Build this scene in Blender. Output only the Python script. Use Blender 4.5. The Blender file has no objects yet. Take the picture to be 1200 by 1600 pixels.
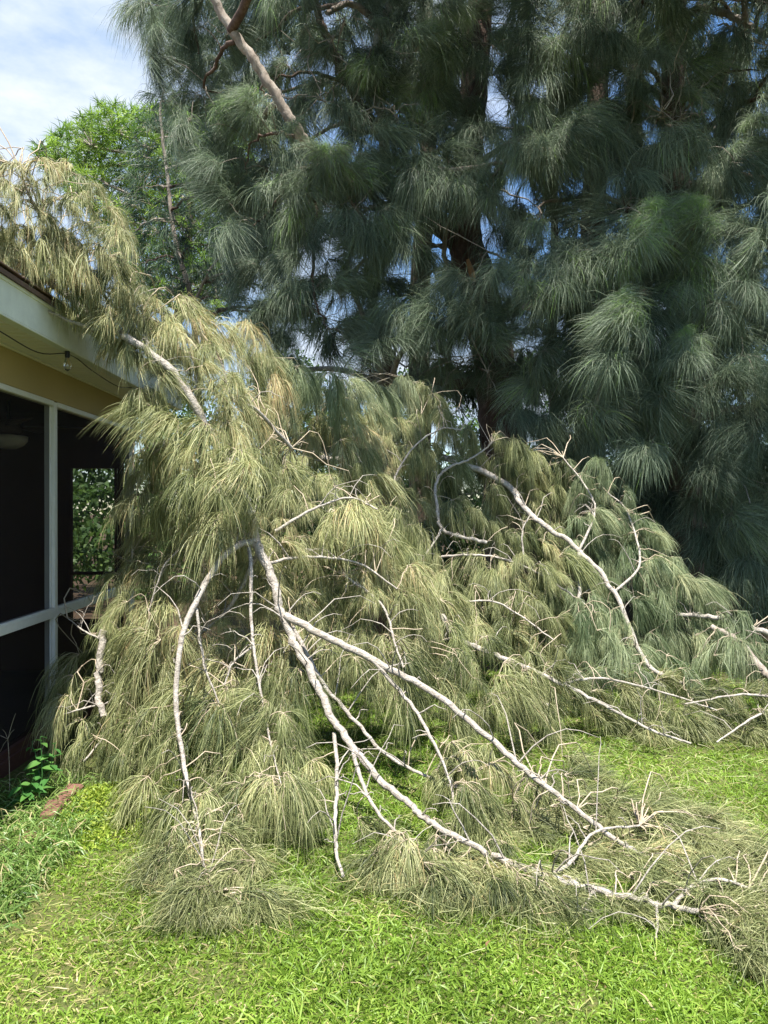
import bpy, math, random
import numpy as np
from mathutils import Vector, Matrix
R = math.radians
rng = np.random.default_rng(7)
random.seed(7)
SC = bpy.context.scene
COL = SC.collection

# ---------------------------------------------------------------- camera, sky, sun, exposure
CAM_Z, F = 1.6, 1156.0
YAW, PITCH = R(1.24), R(-0.25)
cam_d = bpy.data.cameras.new('camera'); cam = bpy.data.objects.new('camera', cam_d); COL.objects.link(cam)
cam_d.sensor_fit = 'VERTICAL'; cam_d.sensor_height = 36; cam_d.lens = 26; cam_d.clip_end = 2000; cam_d.clip_start = 0.05
cam.location = (0, 0, CAM_Z); cam.rotation_euler = (R(90) + PITCH, 0, -YAW)
SC.camera = cam
SUN_EL, SUN_AZ = R(70), R(178)          # azimuth clockwise from +Y
world = bpy.data.worlds.new('World'); SC.world = world; world.use_nodes = True
nt = world.node_tree; nt.nodes.clear()
def N(t, typ, **kw):
    n = t.nodes.new(typ)
    for k, v in kw.items():
        if k in n.inputs: n.inputs[k].default_value = v
        else: setattr(n, k, v)
    return n
def build_world(t):
    L = t.links.new
    sky = N(t, 'ShaderNodeTexSky'); sky.sky_type = 'NISHITA'; sky.sun_disc = False
    sky.sun_elevation = SUN_EL; sky.sun_rotation = SUN_AZ; sky.ozone_density = 3.0; sky.dust_density = 0.2; sky.air_density = 1.0
    tc = N(t, 'ShaderNodeTexCoord')
    mp = N(t, 'ShaderNodeMapping'); mp.inputs['Scale'].default_value = (1.0, 1.0, 2.2)
    mp.inputs['Location'].default_value = (1.97, -0.54, 0.3)
    L(tc.outputs['Generated'], mp.inputs['Vector'])
    n1 = N(t, 'ShaderNodeTexNoise', Scale=2.3, Detail=9.0, Roughness=0.56); L(mp.outputs[0], n1.inputs['Vector'])
    n2 = N(t, 'ShaderNodeTexNoise', Scale=5.2, Detail=6.0, Roughness=0.6); L(mp.outputs[0], n2.inputs['Vector'])
    r1 = N(t, 'ShaderNodeValToRGB'); r1.color_ramp.elements[0].position = 0.44; r1.color_ramp.elements[1].position = 0.60
    L(n1.outputs['Fac'], r1.inputs[0])
    r2 = N(t, 'ShaderNodeValToRGB'); r2.color_ramp.elements[0].position = 0.30; r2.color_ramp.elements[1].position = 0.66
    r2.color_ramp.elements[0].color = (1.7, 2.4, 3.4, 1); r2.color_ramp.elements[1].color = (4.1, 4.3, 4.6, 1)
    L(n2.outputs['Fac'], r2.inputs[0])
    mx = N(t, 'ShaderNodeMix', data_type='RGBA')
    mf = N(t, 'ShaderNodeMath', operation='MULTIPLY'); mf.inputs[1].default_value = 0.9
    L(r1.outputs[0], mf.inputs[0]); L(mf.outputs[0], mx.inputs[0])
    hs = N(t, 'ShaderNodeHueSaturation', Saturation=1.15, Value=.95); L(sky.outputs[0], hs.inputs['Color']); L(hs.outputs[0], mx.inputs[6]); L(r2.outputs[0], mx.inputs[7])
    bg = N(t, 'ShaderNodeBackground', Strength=0.10); L(mx.outputs[2], bg.inputs['Color'])
    out = N(t, 'ShaderNodeOutputWorld'); L(bg.outputs[0], out.inputs[0])
build_world(nt)
sd = bpy.data.lights.new('sun', 'SUN'); sd.energy = 4.8; sd.angle = R(0.5); sd.color = (1.0, 0.955, 0.88)
sun = bpy.data.objects.new('sun', sd); COL.objects.link(sun)
tosun = Vector((math.sin(SUN_AZ) * math.cos(SUN_EL), math.cos(SUN_AZ) * math.cos(SUN_EL), math.sin(SUN_EL)))
sun.rotation_euler = tosun.to_track_quat('Z', 'Y').to_euler(); sun.location = (-10, 0, 30)
SC.view_settings.view_transform = 'Standard'; SC.view_settings.look = 'None'
SC.view_settings.gamma = 1; SC.view_settings.use_curve_mapping = False
SC.view_settings.exposure = 1.46
SC.render.engine = 'CYCLES'
SC.cycles.max_bounces = 6; SC.cycles.diffuse_bounces = 3; SC.cycles.glossy_bounces = 2
SC.cycles.transmission_bounces = 4; SC.cycles.transparent_max_bounces = 12

# ---------------------------------------------------------------- helpers
_cm = cam.rotation_euler.to_matrix()
def P(px, py, d):
    """world point seen at photo pixel (px,py), d metres away along +Y"""
    r = _cm @ Vector(((px - 600) / F, (800 - py) / F, -1)); r = r * (d / r.y)
    return np.array((r.x, r.y, CAM_Z + r.z))
def tag(o, label=None, cat=None, group=None, kind=None):
    if label: o['label'] = label
    if cat: o['category'] = cat
    if group: o['group'] = group
    if kind: o['kind'] = kind
    return o
def empty(name, loc=(0, 0, 0)):
    o = bpy.data.objects.new(name, None); COL.objects.link(o); o.location = loc; o.empty_display_size = .1
    return o
class MB:
    """collects tris/quads, a per-vertex tint and a material"""
    def __init__(s): s.v = []; s.t = []; s.q = []; s.c = []; s.n = 0; s.mi = 0; s.tm = []; s.qm = []
    def add(s, v, quads=None, tris=None, tint=0.5):
        v = np.asarray(v, float).reshape(-1, 3)
        if quads is not None and len(quads): s.q.append(np.asarray(quads, int).reshape(-1, 4) + s.n); s.qm.append(np.full(len(s.q[-1]), s.mi))
        if tris is not None and len(tris): s.t.append(np.asarray(tris, int).reshape(-1, 3) + s.n); s.tm.append(np.full(len(s.t[-1]), s.mi))
        s.v.append(v); s.c.append(np.broadcast_to(np.asarray(tint, float), (len(v),)).copy()); s.n += len(v)
    def build(s, name, mat, parent=None, smooth=True, origin=None):
        m = bpy.data.meshes.new(name)
        if s.n == 0: s.add([(0, 0, -50), (0.001, 0, -50), (0, .001, -50)], tris=[(0, 1, 2)])
        v = np.concatenate(s.v)
        off = np.zeros(3)
        if parent is not None:
            p = parent
            while p is not None: off += np.array(p.location); p = p.parent
        o = bpy.data.objects.new(name, m); COL.objects.link(o)
        if origin is not None: o.location = Vector(np.array(origin) - off); off = np.array(origin, float)
        v = v - off
        q = np.concatenate(s.q) if s.q else np.zeros((0, 4), int)
        t = np.concatenate(s.t) if s.t else np.zeros((0, 3), int)
        m.vertices.add(len(v)); m.vertices.foreach_set('co', v.astype(np.float32).ravel())
        m.loops.add(q.size + t.size)
        m.loops.foreach_set('vertex_index', np.concatenate([q.ravel(), t.ravel()]).astype(np.int32))
        m.polygons.add(len(q) + len(t))
        m.polygons.foreach_set('loop_start', np.concatenate([np.arange(len(q)) * 4, q.size + np.arange(len(t)) * 3]).astype(np.int32))
        m.update(calc_edges=True)
        m.polygons.foreach_set('use_smooth', np.full(len(m.polygons), bool(smooth)))
        a = m.attributes.new('tint', 'FLOAT', 'POINT'); a.data.foreach_set('value', np.concatenate(s.c).astype(np.float32))
        for mm in (mat if isinstance(mat, (list, tuple)) else [mat]): m.materials.append(mm)
        if isinstance(mat, (list, tuple)): m.polygons.foreach_set('material_index', np.concatenate(s.qm + s.tm).astype(np.int32))
        if parent is not None: o.parent = parent
        return o
    def box(s, c, size, rot=None, tint=.5, bevel=0.0):
        x, y, z = [k / 2 for k in size]
        if bevel <= 0:
            v = np.array([(a, b, d) for d in (-z, z) for a, b in ((-x, -y), (x, -y), (x, y), (-x, y))])
            q = [(3, 2, 1, 0), (4, 5, 6, 7), (0, 1, 5, 4), (1, 2, 6, 5), (2, 3, 7, 6), (3, 0, 4, 7)]
            t = None
        else:
            b = min(bevel, x * .9, y * .9, z * .9)
            v = []; idx = {}
            for sx in (-1, 1):
                for sy in (-1, 1):
                    for sz in (-1, 1):
                        idx[(sx, sy, sz)] = len(v)
                        v += [(sx * x, sy * (y - b), sz * (z - b)), (sx * (x - b), sy * y, sz * (z - b)), (sx * (x - b), sy * (y - b), sz * z)]
            v = np.array(v); q = []; t = []
            def quad(a, f): q.append(a if f > 0 else a[::-1])
            for sg in (-1, 1):
                quad([idx[(sg, -1, -1)], idx[(sg, 1, -1)], idx[(sg, 1, 1)], idx[(sg, -1, 1)]], sg)
                quad([idx[(-1, sg, -1)] + 1, idx[(-1, sg, 1)] + 1, idx[(1, sg, 1)] + 1, idx[(1, sg, -1)] + 1], sg)
                quad([idx[(-1, -1, sg)] + 2, idx[(1, -1, sg)] + 2, idx[(1, 1, sg)] + 2, idx[(-1, 1, sg)] + 2], sg)
                for s2 in (-1, 1):
                    quad([idx[(sg, s2, -1)], idx[(sg, s2, -1)] + 1, idx[(sg, s2, 1)] + 1, idx[(sg, s2, 1)]], -sg * s2)
                    quad([idx[(sg, -1, s2)], idx[(sg, -1, s2)] + 2, idx[(sg, 1, s2)] + 2, idx[(sg, 1, s2)]], sg * s2)
                    quad([idx[(-1, sg, s2)] + 1, idx[(-1, sg, s2)] + 2, idx[(1, sg, s2)] + 2, idx[(1, sg, s2)] + 1], -sg * s2)
            for k, i in idx.items(): t.append((i, i + 1, i + 2) if k[0] * k[1] * k[2] > 0 else (i, i + 2, i + 1))
        if rot is not None: v = v @ np.array(Matrix.Rotation(rot[0], 3, rot[1])).T
        s.add(v + np.array(c, float), q, t, tint)
        return s
    def tubes(s, paths, radii, sides=6, tint=.5, rough=0.0, cap=False):
        """paths (m,k,3), radii (m,k)"""
        p = np.asarray(paths, float); r = np.asarray(radii, float)
        if p.ndim == 2: p = p[None]; r = r[None]
        m, k, _ = p.shape
        d = np.gradient(p, axis=1); d /= np.linalg.norm(d, axis=2, keepdims=True) + 1e-9
        mean = p[:, -1] - p[:, 0]; mean /= np.linalg.norm(mean, axis=1, keepdims=True) + 1e-9
        ref = np.where((np.abs(mean[:, 2]) > .75)[:, None], np.array([1., 0, 0]), np.array([0, 0, 1.]))[:, None, :]
        u = np.cross(d, ref); u /= np.linalg.norm(u, axis=2, keepdims=True) + 1e-9
        w = np.cross(d, u)
        a = np.arange(sides) / sides * 2 * np.pi
        rr = r[:, :, None] * np.ones(sides)
        if rough: rr = rr * (1 + rough * rng.normal(size=rr.shape).clip(-2, 2))
        v = p[:, :, None] + rr[..., None] * (np.cos(a)[:, None] * u[:, :, None] + np.sin(a)[:, None] * w[:, :, None])
        i = np.arange(m)[:, None, None] * k * sides + np.arange(k - 1)[None, :, None] * sides
        j = np.arange(sides)[None, None]; j2 = (j + 1) % sides
        q = np.stack([i + j, i + j2, i + sides + j2, i + sides + j], -1).reshape(-1, 4)
        tn = tint if np.ndim(tint) == 0 else np.repeat(np.asarray(tint), k * sides)
        s.add(v.reshape(-1, 3), q, None, tn)
        if cap:
            for e in (0, k - 1):
                ring = v[0, e]; c = ring.mean(0)
                n0 = s.n
                tr = [(0, x + 1, (x + 1) % sides + 1) if e else (0, (x + 1) % sides + 1, x + 1) for x in range(sides)]
                s.add(np.vstack([c, ring]), None, tr, tint if np.ndim(tint) == 0 else .5)
        return s
    def ribbons(s, p0, d0, length, width, tint, grav=1.4, k=4, collide=None, curl=.1):
        """bent, tapering blades: p0,d0 (n,3)"""
        n = len(p0)
        if n == 0: return
        d0 = d0 / (np.linalg.norm(d0, axis=1, keepdims=True) + 1e-9)
        length = np.broadcast_to(length, (n,)); width = np.broadcast_to(width, (n,)); grav = np.broadcast_to(grav, (n,))
        pts = np.zeros((n, k + 1, 3)); pts[:, 0] = p0
        wob = rng.normal(size=(n, 3)) * curl
        for i in range(k):
            t = (i + .5) / k
            dd = d0 * (1 - .55 * t) + np.array([0, 0, -1.]) * (grav * t)[:, None] + wob * t
            dd /= np.linalg.norm(dd, axis=1, keepdims=True) + 1e-9
            pts[:, i + 1] = pts[:, i] + dd * (length / k)[:, None]
        if collide is not None: pts = collide(pts.reshape(-1, 3)).reshape(n, k + 1, 3)
        seg = pts[:, -1] - pts[:, 0]
        sd_ = np.cross(seg, rng.normal(size=(n, 3))); sd_ /= np.linalg.norm(sd_, axis=1, keepdims=True) + 1e-9
        prof = np.linspace(1, .45, k + 1)[:k]
        off = sd_[:, None] * (width[:, None] * prof / 2)[..., None]
        v = np.empty((n, 2 * k + 1, 3))
        v[:, 0:2 * k:2] = pts[:, :k] - off; v[:, 1:2 * k:2] = pts[:, :k] + off; v[:, 2 * k] = pts[:, k]
        b = (np.arange(n) * (2 * k + 1))[:, None, None]
        i = np.arange(k - 1)[None, :, None] * 2
        q = (b + i + np.array([0, 1, 3, 2])[None, None]).reshape(-1, 4)
        t = (b[:, 0] + np.array([2 * k - 2, 2 * k - 1, 2 * k])[None]).reshape(-1, 3)
        tt = np.repeat(np.broadcast_to(tint, (n,)), 2 * k + 1)
        s.add(v.reshape(-1, 3), q, t, tt)

# ---------------------------------------------------------------- materials
def mat(name, base=(.5, .5, .5), rough=.6, spec=.3, metallic=0):
    m = bpy.data.materials.new(name); m.use_nodes = True
    b = m.node_tree.nodes['Principled BSDF']
    b.inputs['Base Color'].default_value = (*base, 1); b.inputs['Roughness'].default_value = rough
    b.inputs['Specular IOR Level'].default_value = spec; b.inputs['Metallic'].default_value = metallic
    return m, m.node_tree, b
def ramp(t, cols):
    r = N(t, 'ShaderNodeValToRGB'); e = r.color_ramp.elements
    while len(e) < len(cols): e.new(.5)
    for i, (p, c) in enumerate(cols): e[i].position = p; e[i].color = (*c, 1)
    return r
def leafmat(name, cols, transl=.28, rough=.5, spec=.35, tcol=1.3):
    m, t, b = mat(name, rough=rough, spec=spec); L = t.links.new
    at = N(t, 'ShaderNodeAttribute', attribute_name='tint')
    r = ramp(t, cols); ob = N(t, 'ShaderNodeAttribute', attribute_name='tone'); ob.attribute_type = 'OBJECT'
    sm_ = N(t, 'ShaderNodeMath', operation='ADD'); L(at.outputs['Fac'], sm_.inputs[0]); L(ob.outputs['Fac'], sm_.inputs[1]); L(sm_.outputs[0], r.inputs[0])
    geo = N(t, 'ShaderNodeNewGeometry'); nz = N(t, 'ShaderNodeTexNoise', Scale=1.7, Detail=3.0)
    L(geo.outputs['Position'], nz.inputs['Vector'])
    hs = N(t, 'ShaderNodeHueSaturation'); mr = N(t, 'ShaderNodeMapRange')
    for k, v in zip(('From Min', 'From Max', 'To Min', 'To Max'), (.3, .7, .78, 1.22)): mr.inputs[k].default_value = v
    L(nz.outputs['Fac'], mr.inputs[0]); L(mr.outputs[0], hs.inputs['Value']); L(r.outputs[0], hs.inputs['Color'])
    L(hs.outputs[0], b.inputs['Base Color'])
    tr = N(t, 'ShaderNodeBsdfTranslucent'); h2 = N(t, 'ShaderNodeHueSaturation', Value=tcol, Saturation=1.1)
    L(hs.outputs[0], h2.inputs['Color']); L(h2.outputs[0], tr.inputs['Color'])
    mx = N(t, 'ShaderNodeMixShader'); mx.inputs[0].default_value = transl
    L(b.outputs[0], mx.inputs[1]); L(tr.outputs[0], mx.inputs[2]); L(mx.outputs[0], t.nodes['Material Output'].inputs['Surface'])
    return m
M = {}
M['fallen'] = leafmat('fallen_needles', [(0, (.05, .07, .027)), (.3, (.145, .17, .066)), (.55, (.27, .29, .125)), (.85, (.45, .445, .23)), (1, (.42, .32, .16))], .24)
M['green_fallen'] = leafmat('fresh_fallen_needles', [(0, (.065, .10, .045)), (.4, (.19, .24, .12)), (.75, (.34, .38, .22)), (1, (.42, .41, .22))], .3)
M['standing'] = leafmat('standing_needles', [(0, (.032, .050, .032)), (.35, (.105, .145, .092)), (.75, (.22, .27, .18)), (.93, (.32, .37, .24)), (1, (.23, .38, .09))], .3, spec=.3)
M['thin'] = leafmat('thin_tree_needles', [(0, (.03, .055, .036)), (.5, (.06, .10, .06)), (1, (.12, .17, .08))], .3)
M['pine'] = leafmat('pine_needles', [(0, (.04, .09, .02)), (.5, (.14, .23, .04)), (1, (.30, .42, .09))], .45)
M['broad'] = leafmat('broad_leaves', [(0, (.03, .07, .02)), (.5, (.07, .13, .035)), (1, (.16, .24, .06))], .35)
M['grass'] = leafmat('lawn_grass', [(0, (.07, .13, .018)), (.35, (.145, .245, .03)), (.7, (.245, .36, .055)), (.88, (.36, .39, .11)), (1, (.44, .36, .20))], .35, rough=.45, spec=.35)
M['weed'] = leafmat('weed_blades', [(0, (.06, .12, .025)), (.5, (.13, .23, .05)), (.8, (.25, .33, .10)), (1, (.42, .36, .20))], .35, rough=.4)
M['weedleaf'] = leafmat('weed_leaves', [(0, (.03, .10, .025)), (.6, (.06, .17, .04)), (1, (.26, .34, .06))], .3, rough=.35, spec=.5)
M['moss'] = leafmat('low_creeper', [(0, (.11, .17, .02)), (.6, (.20, .28, .035)), (1, (.32, .36, .06))], .3)

def barkmat(name, cols, scale, strength, band=False, bscale=1.0):
    m, t, b = mat(name, rough=.85, spec=.2); L = t.links.new
    g = N(t, 'ShaderNodeNewGeometry'); mp = N(t, 'ShaderNodeMapping')
    mp.inputs['Scale'].default_value = scale; L(g.outputs['Position'], mp.inputs['Vector'])
    n1 = N(t, 'ShaderNodeTexNoise', Scale=1.0, Detail=8.0, Roughness=.65, Distortion=.6); L(mp.outputs[0], n1.inputs['Vector'])
    n2 = N(t, 'ShaderNodeTexNoise', Scale=7.0 * bscale, Detail=5.0, Roughness=.6); L(g.outputs['Position'], n2.inputs['Vector'])
    ad = N(t, 'ShaderNodeMath', operation='ADD'); ml = N(t, 'ShaderNodeMath', operation='MULTIPLY'); ml.inputs[1].default_value = .55
    ml2 = N(t, 'ShaderNodeMath', operation='MULTIPLY'); ml2.inputs[1].default_value = .45
    L(n1.outputs['Fac'], ml.inputs[0]); L(n2.outputs['Fac'], ml2.inputs[0]); L(ml.outputs[0], ad.inputs[0]); L(ml2.outputs[0], ad.inputs[1])
    r = ramp(t, cols); L(ad.outputs[0], r.inputs[0]); L(r.outputs[0], b.inputs['Base Color'])
    bp = N(t, 'ShaderNodeBump', Strength=strength, Distance=.02); L(n1.outputs['Fac'], bp.inputs['Height']); L(bp.outputs[0], b.inputs['Normal'])
    return m
M['bark'] = barkmat('rough_bark', [(.3, (.035, .022, .017)), (.5, (.095, .062, .048)), (.7, (.19, .14, .115))], (26, 26, 5), .9)
M['barklight'] = barkmat('grey_limb_bark', [(.3, (.10, .08, .065)), (.5, (.25, .21, .175)), (.66, (.42, .38, .33))], (18, 18, 9), .7)
M['limb'] = barkmat('pale_limb_bark', [(.34, (.13, .105, .085)), (.44, (.31, .275, .235)), (.60, (.48, .44, .385))], (45, 45, 60), .8, bscale=3)
M['twig'] = barkmat('twig_bark', [(.3, (.22, .17, .12)), (.5, (.40, .33, .24)), (.7, (.50, .44, .35))], (60, 60, 60), .2, bscale=1.2)
M['deadleaf'] = mat('dry_leaf', (.17, .10, .05), .8)[0]
M['rawwood'] = mat('torn_wood', (.45, .24, .11), .8)[0]

# ---------------------------------------------------------------- ground
def ground_mat():
    m, t, b = mat('soil_and_thatch', rough=.95, spec=.1); L = t.links.new
    g = N(t, 'ShaderNodeNewGeometry')
    n1 = N(t, 'ShaderNodeTexNoise', Scale=.9, Detail=6.0, Roughness=.6); n2 = N(t, 'ShaderNodeTexNoise', Scale=60.0, Detail=5.0, Roughness=.7)
    L(g.outputs['Position'], n1.inputs['Vector']); L(g.outputs['Position'], n2.inputs['Vector'])
    r1 = ramp(t, [(.25, (.03, .04, .012)), (.45, (.085, .11, .03)), (.6, (.13, .125, .05)), (.78, (.24, .18, .11))]); L(n2.outputs['Fac'], r1.inputs[0])
    r2 = ramp(t, [(.35, (.045, .03, .02)), (.6, (.11, .075, .05))]); L(n2.outputs['Fac'], r2.inputs[0])
    sx = N(t, 'ShaderNodeSeparateXYZ'); L(g.outputs['Position'], sx.inputs[0])
    ad = N(t, 'ShaderNodeMath', operation='MULTIPLY_ADD'); ad.inputs[1].default_value = 1.6; L(n1.outputs['Fac'], ad.inputs[0]); L(sx.outputs['Y'], ad.inputs[2])
    mr = N(t, 'ShaderNodeMapRange')
    for k, v in zip(('From Min', 'From Max'), (7.3, 8.6)): mr.inputs[k].default_value = v
    L(ad.outputs[0], mr.inputs[0])
    mx = N(t, 'ShaderNodeMix', data_type='RGBA'); L(mr.outputs[0], mx.inputs[0]); L(r1.outputs[0], mx.inputs[6]); L(r2.outputs[0], mx.inputs[7])
    L(mx.outputs[2], b.inputs['Base Color'])
    bp = N(t, 'ShaderNodeBump', Strength=.8, Distance=.02); L(n2.outputs['Fac'], bp.inputs['Height']); L(bp.outputs[0], b.inputs['Normal'])
    return m
gm = MB()
xs = np.concatenate([[-150, -60, -25, -12], np.linspace(-8, 8, 60), [12, 25, 60, 150]]); ys = np.concatenate([[-60, -20, -6], np.linspace(-2, 14, 60), [18, 28, 60, 200]])
def gz(x, y): return .018 * np.sin(x * 2.1 + .7) * np.cos(y * 1.7) * np.exp(-((np.abs(x) + np.abs(y - 5)) / 12) ** 2) - .01
XX, YY = np.meshgrid(xs, ys); v = np.stack([XX.ravel(), YY.ravel(), gz(XX, YY).ravel()], 1)
nx = len(xs); I, J = np.meshgrid(np.arange(nx - 1), np.arange(len(ys) - 1)); a = (J * nx + I).ravel()
gm.add(v, np.stack([a, a + 1, a + nx + 1, a + nx], 1)); tag(gm.build('ground', ground_mat()), kind='structure')

def noise2(x, y, s, seed=0):
    r = np.random.default_rng(seed); o = 0
    for _ in range(7):
        k = r.normal(size=2) * s; ph = r.random() * 7; o = o + np.sin(x * k[0] + y * k[1] + ph)
    return o / 7 ** .5
def dry(x, y):
    d = noise2(x, y, 2.2, 3) * .5 + noise2(x, y, 7, 5) * .35
    d += 1.8 * np.exp(-(((x + 1.38) / .20) ** 2 + ((y - 2.95) / .22) ** 2)) + 1.2 * np.exp(-(((x + 1.1) / .3) ** 2 + ((y - 2.5) / .2) ** 2))
    d += 1.5 * np.exp(-(((x - 1.66) / .10) ** 2 + ((y - 4.3) / .10) ** 2)) + 1.5 * np.exp(-(((x - .72) / .07) ** 2 + ((y - 2.4) / .07) ** 2))
    return d
def grass():
    mb = MB()
    def layer(n, y0, y1, lo, hi, w, hx=None):
        y = y0 * (y1 / y0) ** rng.random(n)
        x = (rng.random(n) * 2 - 1) * (.62 * y + .25) + .02 * y
        ok = (x > -1.55) | (y > 7.3)
        x, y = x[ok], y[ok]; n = len(x)
        d = dry(x, y); keep = rng.random(n) > np.clip((d - .95) * .8, 0, .85); x, y, d = x[keep], y[keep], d[keep]; n = len(x)
        clump = noise2(x, y, 14, 9)
        az = rng.random(n) * 2 * np.pi; lean = rng.uniform(.35, 1.5, n)
        D = np.stack([np.cos(az) * lean, np.sin(az) * lean, np.ones(n)], 1)
        L_ = rng.uniform(lo, hi, n) * (1 + .28 * clump).clip(.5, 1.6) * (1 - .4 * np.clip(d, 0, 1))
        tint = np.clip(.44 + .13 * rng.normal(size=n) + .11 * d + .06 * clump + (rng.random(n) < .05) * .4 + (rng.random(n) < .03) * .3, 0, 1)
        mb.ribbons(np.stack([x, y, gz(x, y) - .003], 1), D, L_, w * rng.uniform(.6, 1.3, n), tint, grav=rng.uniform(.3, 1.6, n), k=3, curl=.3)
    layer(118000, 2.1, 6.5, .035, .10, .0062)
    layer(26000, 2.1, 5.5, .02, .05, .0075)
    layer(16000, 5.5, 9, .05, .10, .014)
    n = 16000; y = 2.1 * (6.5 / 2.1) ** rng.random(n); x = (rng.random(n) * 2 - 1) * (.62 * y + .25); d = dry(x, y)
    ok = (rng.random(n) < np.clip(.03 + .45 * d, .02, 1)) & (x > -1.55); x, y = x[ok], y[ok]; n = len(x); az = rng.random(n) * 6.28
    mb.ribbons(np.stack([x, y, gz(x, y) + rng.uniform(.003, .03, n)], 1), np.stack([np.cos(az), np.sin(az), rng.normal(size=n) * .2], 1), rng.uniform(.03, .09, n), .003, rng.uniform(.84, 1, n), grav=.15, k=2, curl=.4)
    tag(mb.build('grass', M['grass']), 'mown lawn grass covering the ground with yellow dry patches', 'grass', kind='stuff')
grass()

# ---------------------------------------------------------------- house with screened porch
WX, EX = -2.20, -1.84          # wall plane, eave edge
Y0, Y1 = -1.0, 7.06
def plain(name, col, rough=.6, nscale=30, amt=.12, bump=.1, spec=.3):
    m, t, b = mat(name, col, rough, spec); L = t.links.new
    g = N(t, 'ShaderNodeNewGeometry'); n = N(t, 'ShaderNodeTexNoise', Scale=nscale, Detail=6.0, Roughness=.65); L(g.outputs['Position'], n.inputs['Vector'])
    n3 = N(t, 'ShaderNodeTexNoise', Scale=2.5, Detail=4.0); L(g.outputs['Position'], n3.inputs['Vector'])
    ad = N(t, 'ShaderNodeMath', operation='ADD'); L(n.outputs['Fac'], ad.inputs[0]); L(n3.outputs['Fac'], ad.inputs[1])
    mr = N(t, 'ShaderNodeMapRange')
    for k, v in zip(('From Min', 'From Max', 'To Min', 'To Max'), (.6, 1.4, 1 - amt, 1 + amt)): mr.inputs[k].default_value = v
    L(ad.outputs[0], mr.inputs[0])
    hs = N(t, 'ShaderNodeHueSaturation'); hs.inputs['Color'].default_value = (*col, 1); L(mr.outputs[0], hs.inputs['Value']); L(hs.outputs[0], b.inputs['Base Color'])
    bp = N(t, 'ShaderNodeBump', Strength=bump, Distance=.005); L(n.outputs['Fac'], bp.inputs['Height']); L(bp.outputs[0], b.inputs['Normal'])
    return m
M['yellow'] = plain('yellow_stucco', (.40, .315, .145), .85, 90, .08, .5)
M['white'] = plain('white_aluminium', (.74, .75, .70), .45, 25, .10, .05)
M['fascia'] = plain('fascia_paint', (.60, .63, .55), .5, 14, .16, .1)
M['soffit'] = plain('soffit_vinyl', (.66, .64, .50), .5, 20, .06, .03)
M['frame'] = plain('screen_frame_white', (.70, .70, .66), .45, 25, .10, .05)
M['brownwall'] = plain('brown_interior', (.075, .032, .024), .8, 12, .2, .2)
M['darkfloor'] = plain('porch_floor', (.075, .05, .04), .7, 12, .2, .2)
M['shingle'] = plain('roof_shingle', (.13, .085, .065), .95, 160, .35, .8)
M['concrete'] = plain('slab_concrete', (.30, .27, .23), .9, 50, .2, .4)
M['black'] = plain('black_rubber', (.02, .02, .02), .5, 30, .1, .05)
M['brick'] = plain('red_edging_brick', (.17, .085, .062), .9, 60, .45, .8)
M['fanwood'] = plain('fan_blade_wood', (.10, .055, .035), .5, 20, .2, .1)
M['dome'] = plain('frosted_glass', (.75, .72, .66), .3, 10, .03, 0, .5)
def screen_mat():
    m, t, b = mat('insect_screen', (.018, .018, .02), .7, .2)
    mx = N(t, 'ShaderNodeMixShader'); tr = N(t, 'ShaderNodeBsdfTransparent'); mx.inputs[0].default_value = .5
    t.links.new(b.outputs[0], mx.inputs[2]); t.links.new(tr.outputs[0], mx.inputs[1]); t.links.new(mx.outputs[0], t.nodes['Material Output'].inputs['Surface'])
    return m
M['screen'] = screen_mat()
house = tag(empty('house', (WX, 3.5, 0)), 'single-storey house with yellow beam and dark screened porch at left', 'house')
def part(name, m, boxes, parent=house, bevel=.003, **kw):
    mb = MB()
    for c, s_ in boxes: mb.box(c, s_, bevel=bevel)
    return mb.build(name, m, parent, smooth=False, origin=boxes[0][0])
ymid, ylen = (Y0 + Y1) / 2, Y1 - Y0
part('beam', M['yellow'], [((WX - .075, ymid, 2.475), (.15, ylen, .235))])
part('slab', M['brownwall'], [((-3.7, ymid, .02), (3.04, ylen, .12))])
part('porch_floor', M['darkfloor'], [((-3.75, ymid, .086), (2.85, ylen - .06, .012))])
part('back_wall', M['brownwall'], [((-5.2, ymid, 1.33), (.1, ylen, 2.5))])
part('porch_ceiling', M['brownwall'], [((-3.74, ymid, 2.525), (2.97, ylen, .05))])
# end wall with a window opening that looks through to the garden
wx0, wx1, wz0, wz1 = -2.79, -2.34, .55, 1.98
part('end_wall', M['brownwall'], [(((-5.15 + wx0) / 2, Y1 - .05, 1.29), (wx0 + 5.15, .1, 2.42)), (((wx1 + WX - .11) / 2, Y1 - .05, 1.29), (abs(wx1 - WX) - .11, .1, 2.42)),
     (((wx0 + wx1) / 2, Y1 - .05, (wz1 + 2.5) / 2), (wx1 - wx0, .1, 2.5 - wz1)), (((wx0 + wx1) / 2, Y1 - .05, (.08 + wz0) / 2), (wx1 - wx0, .1, wz0 - .08))], bevel=0)
part('end_wall_near', M['brownwall'], [((-3.7, Y0 + .05, 1.33), (2.9, .1, 2.5))])
w = part('window', M['frame'], [((wx0 + .012, Y1 - .11, (wz0 + wz1) / 2), (.024, .02, wz1 - wz0)), ((wx1 - .012, Y1 - .11, (wz0 + wz1) / 2), (.024, .02, wz1 - wz0)),
     (((wx0 + wx1) / 2, Y1 - .11, wz0 + .012), (wx1 - wx0 - .05, .018, .024)), (((wx0 + wx1) / 2, Y1 - .11, wz0 + .45), (wx1 - wx0 - .05, .018, .03))])
for s_ in w.data.materials: pass
w.data.materials[0] = M['brownwall']
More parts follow.
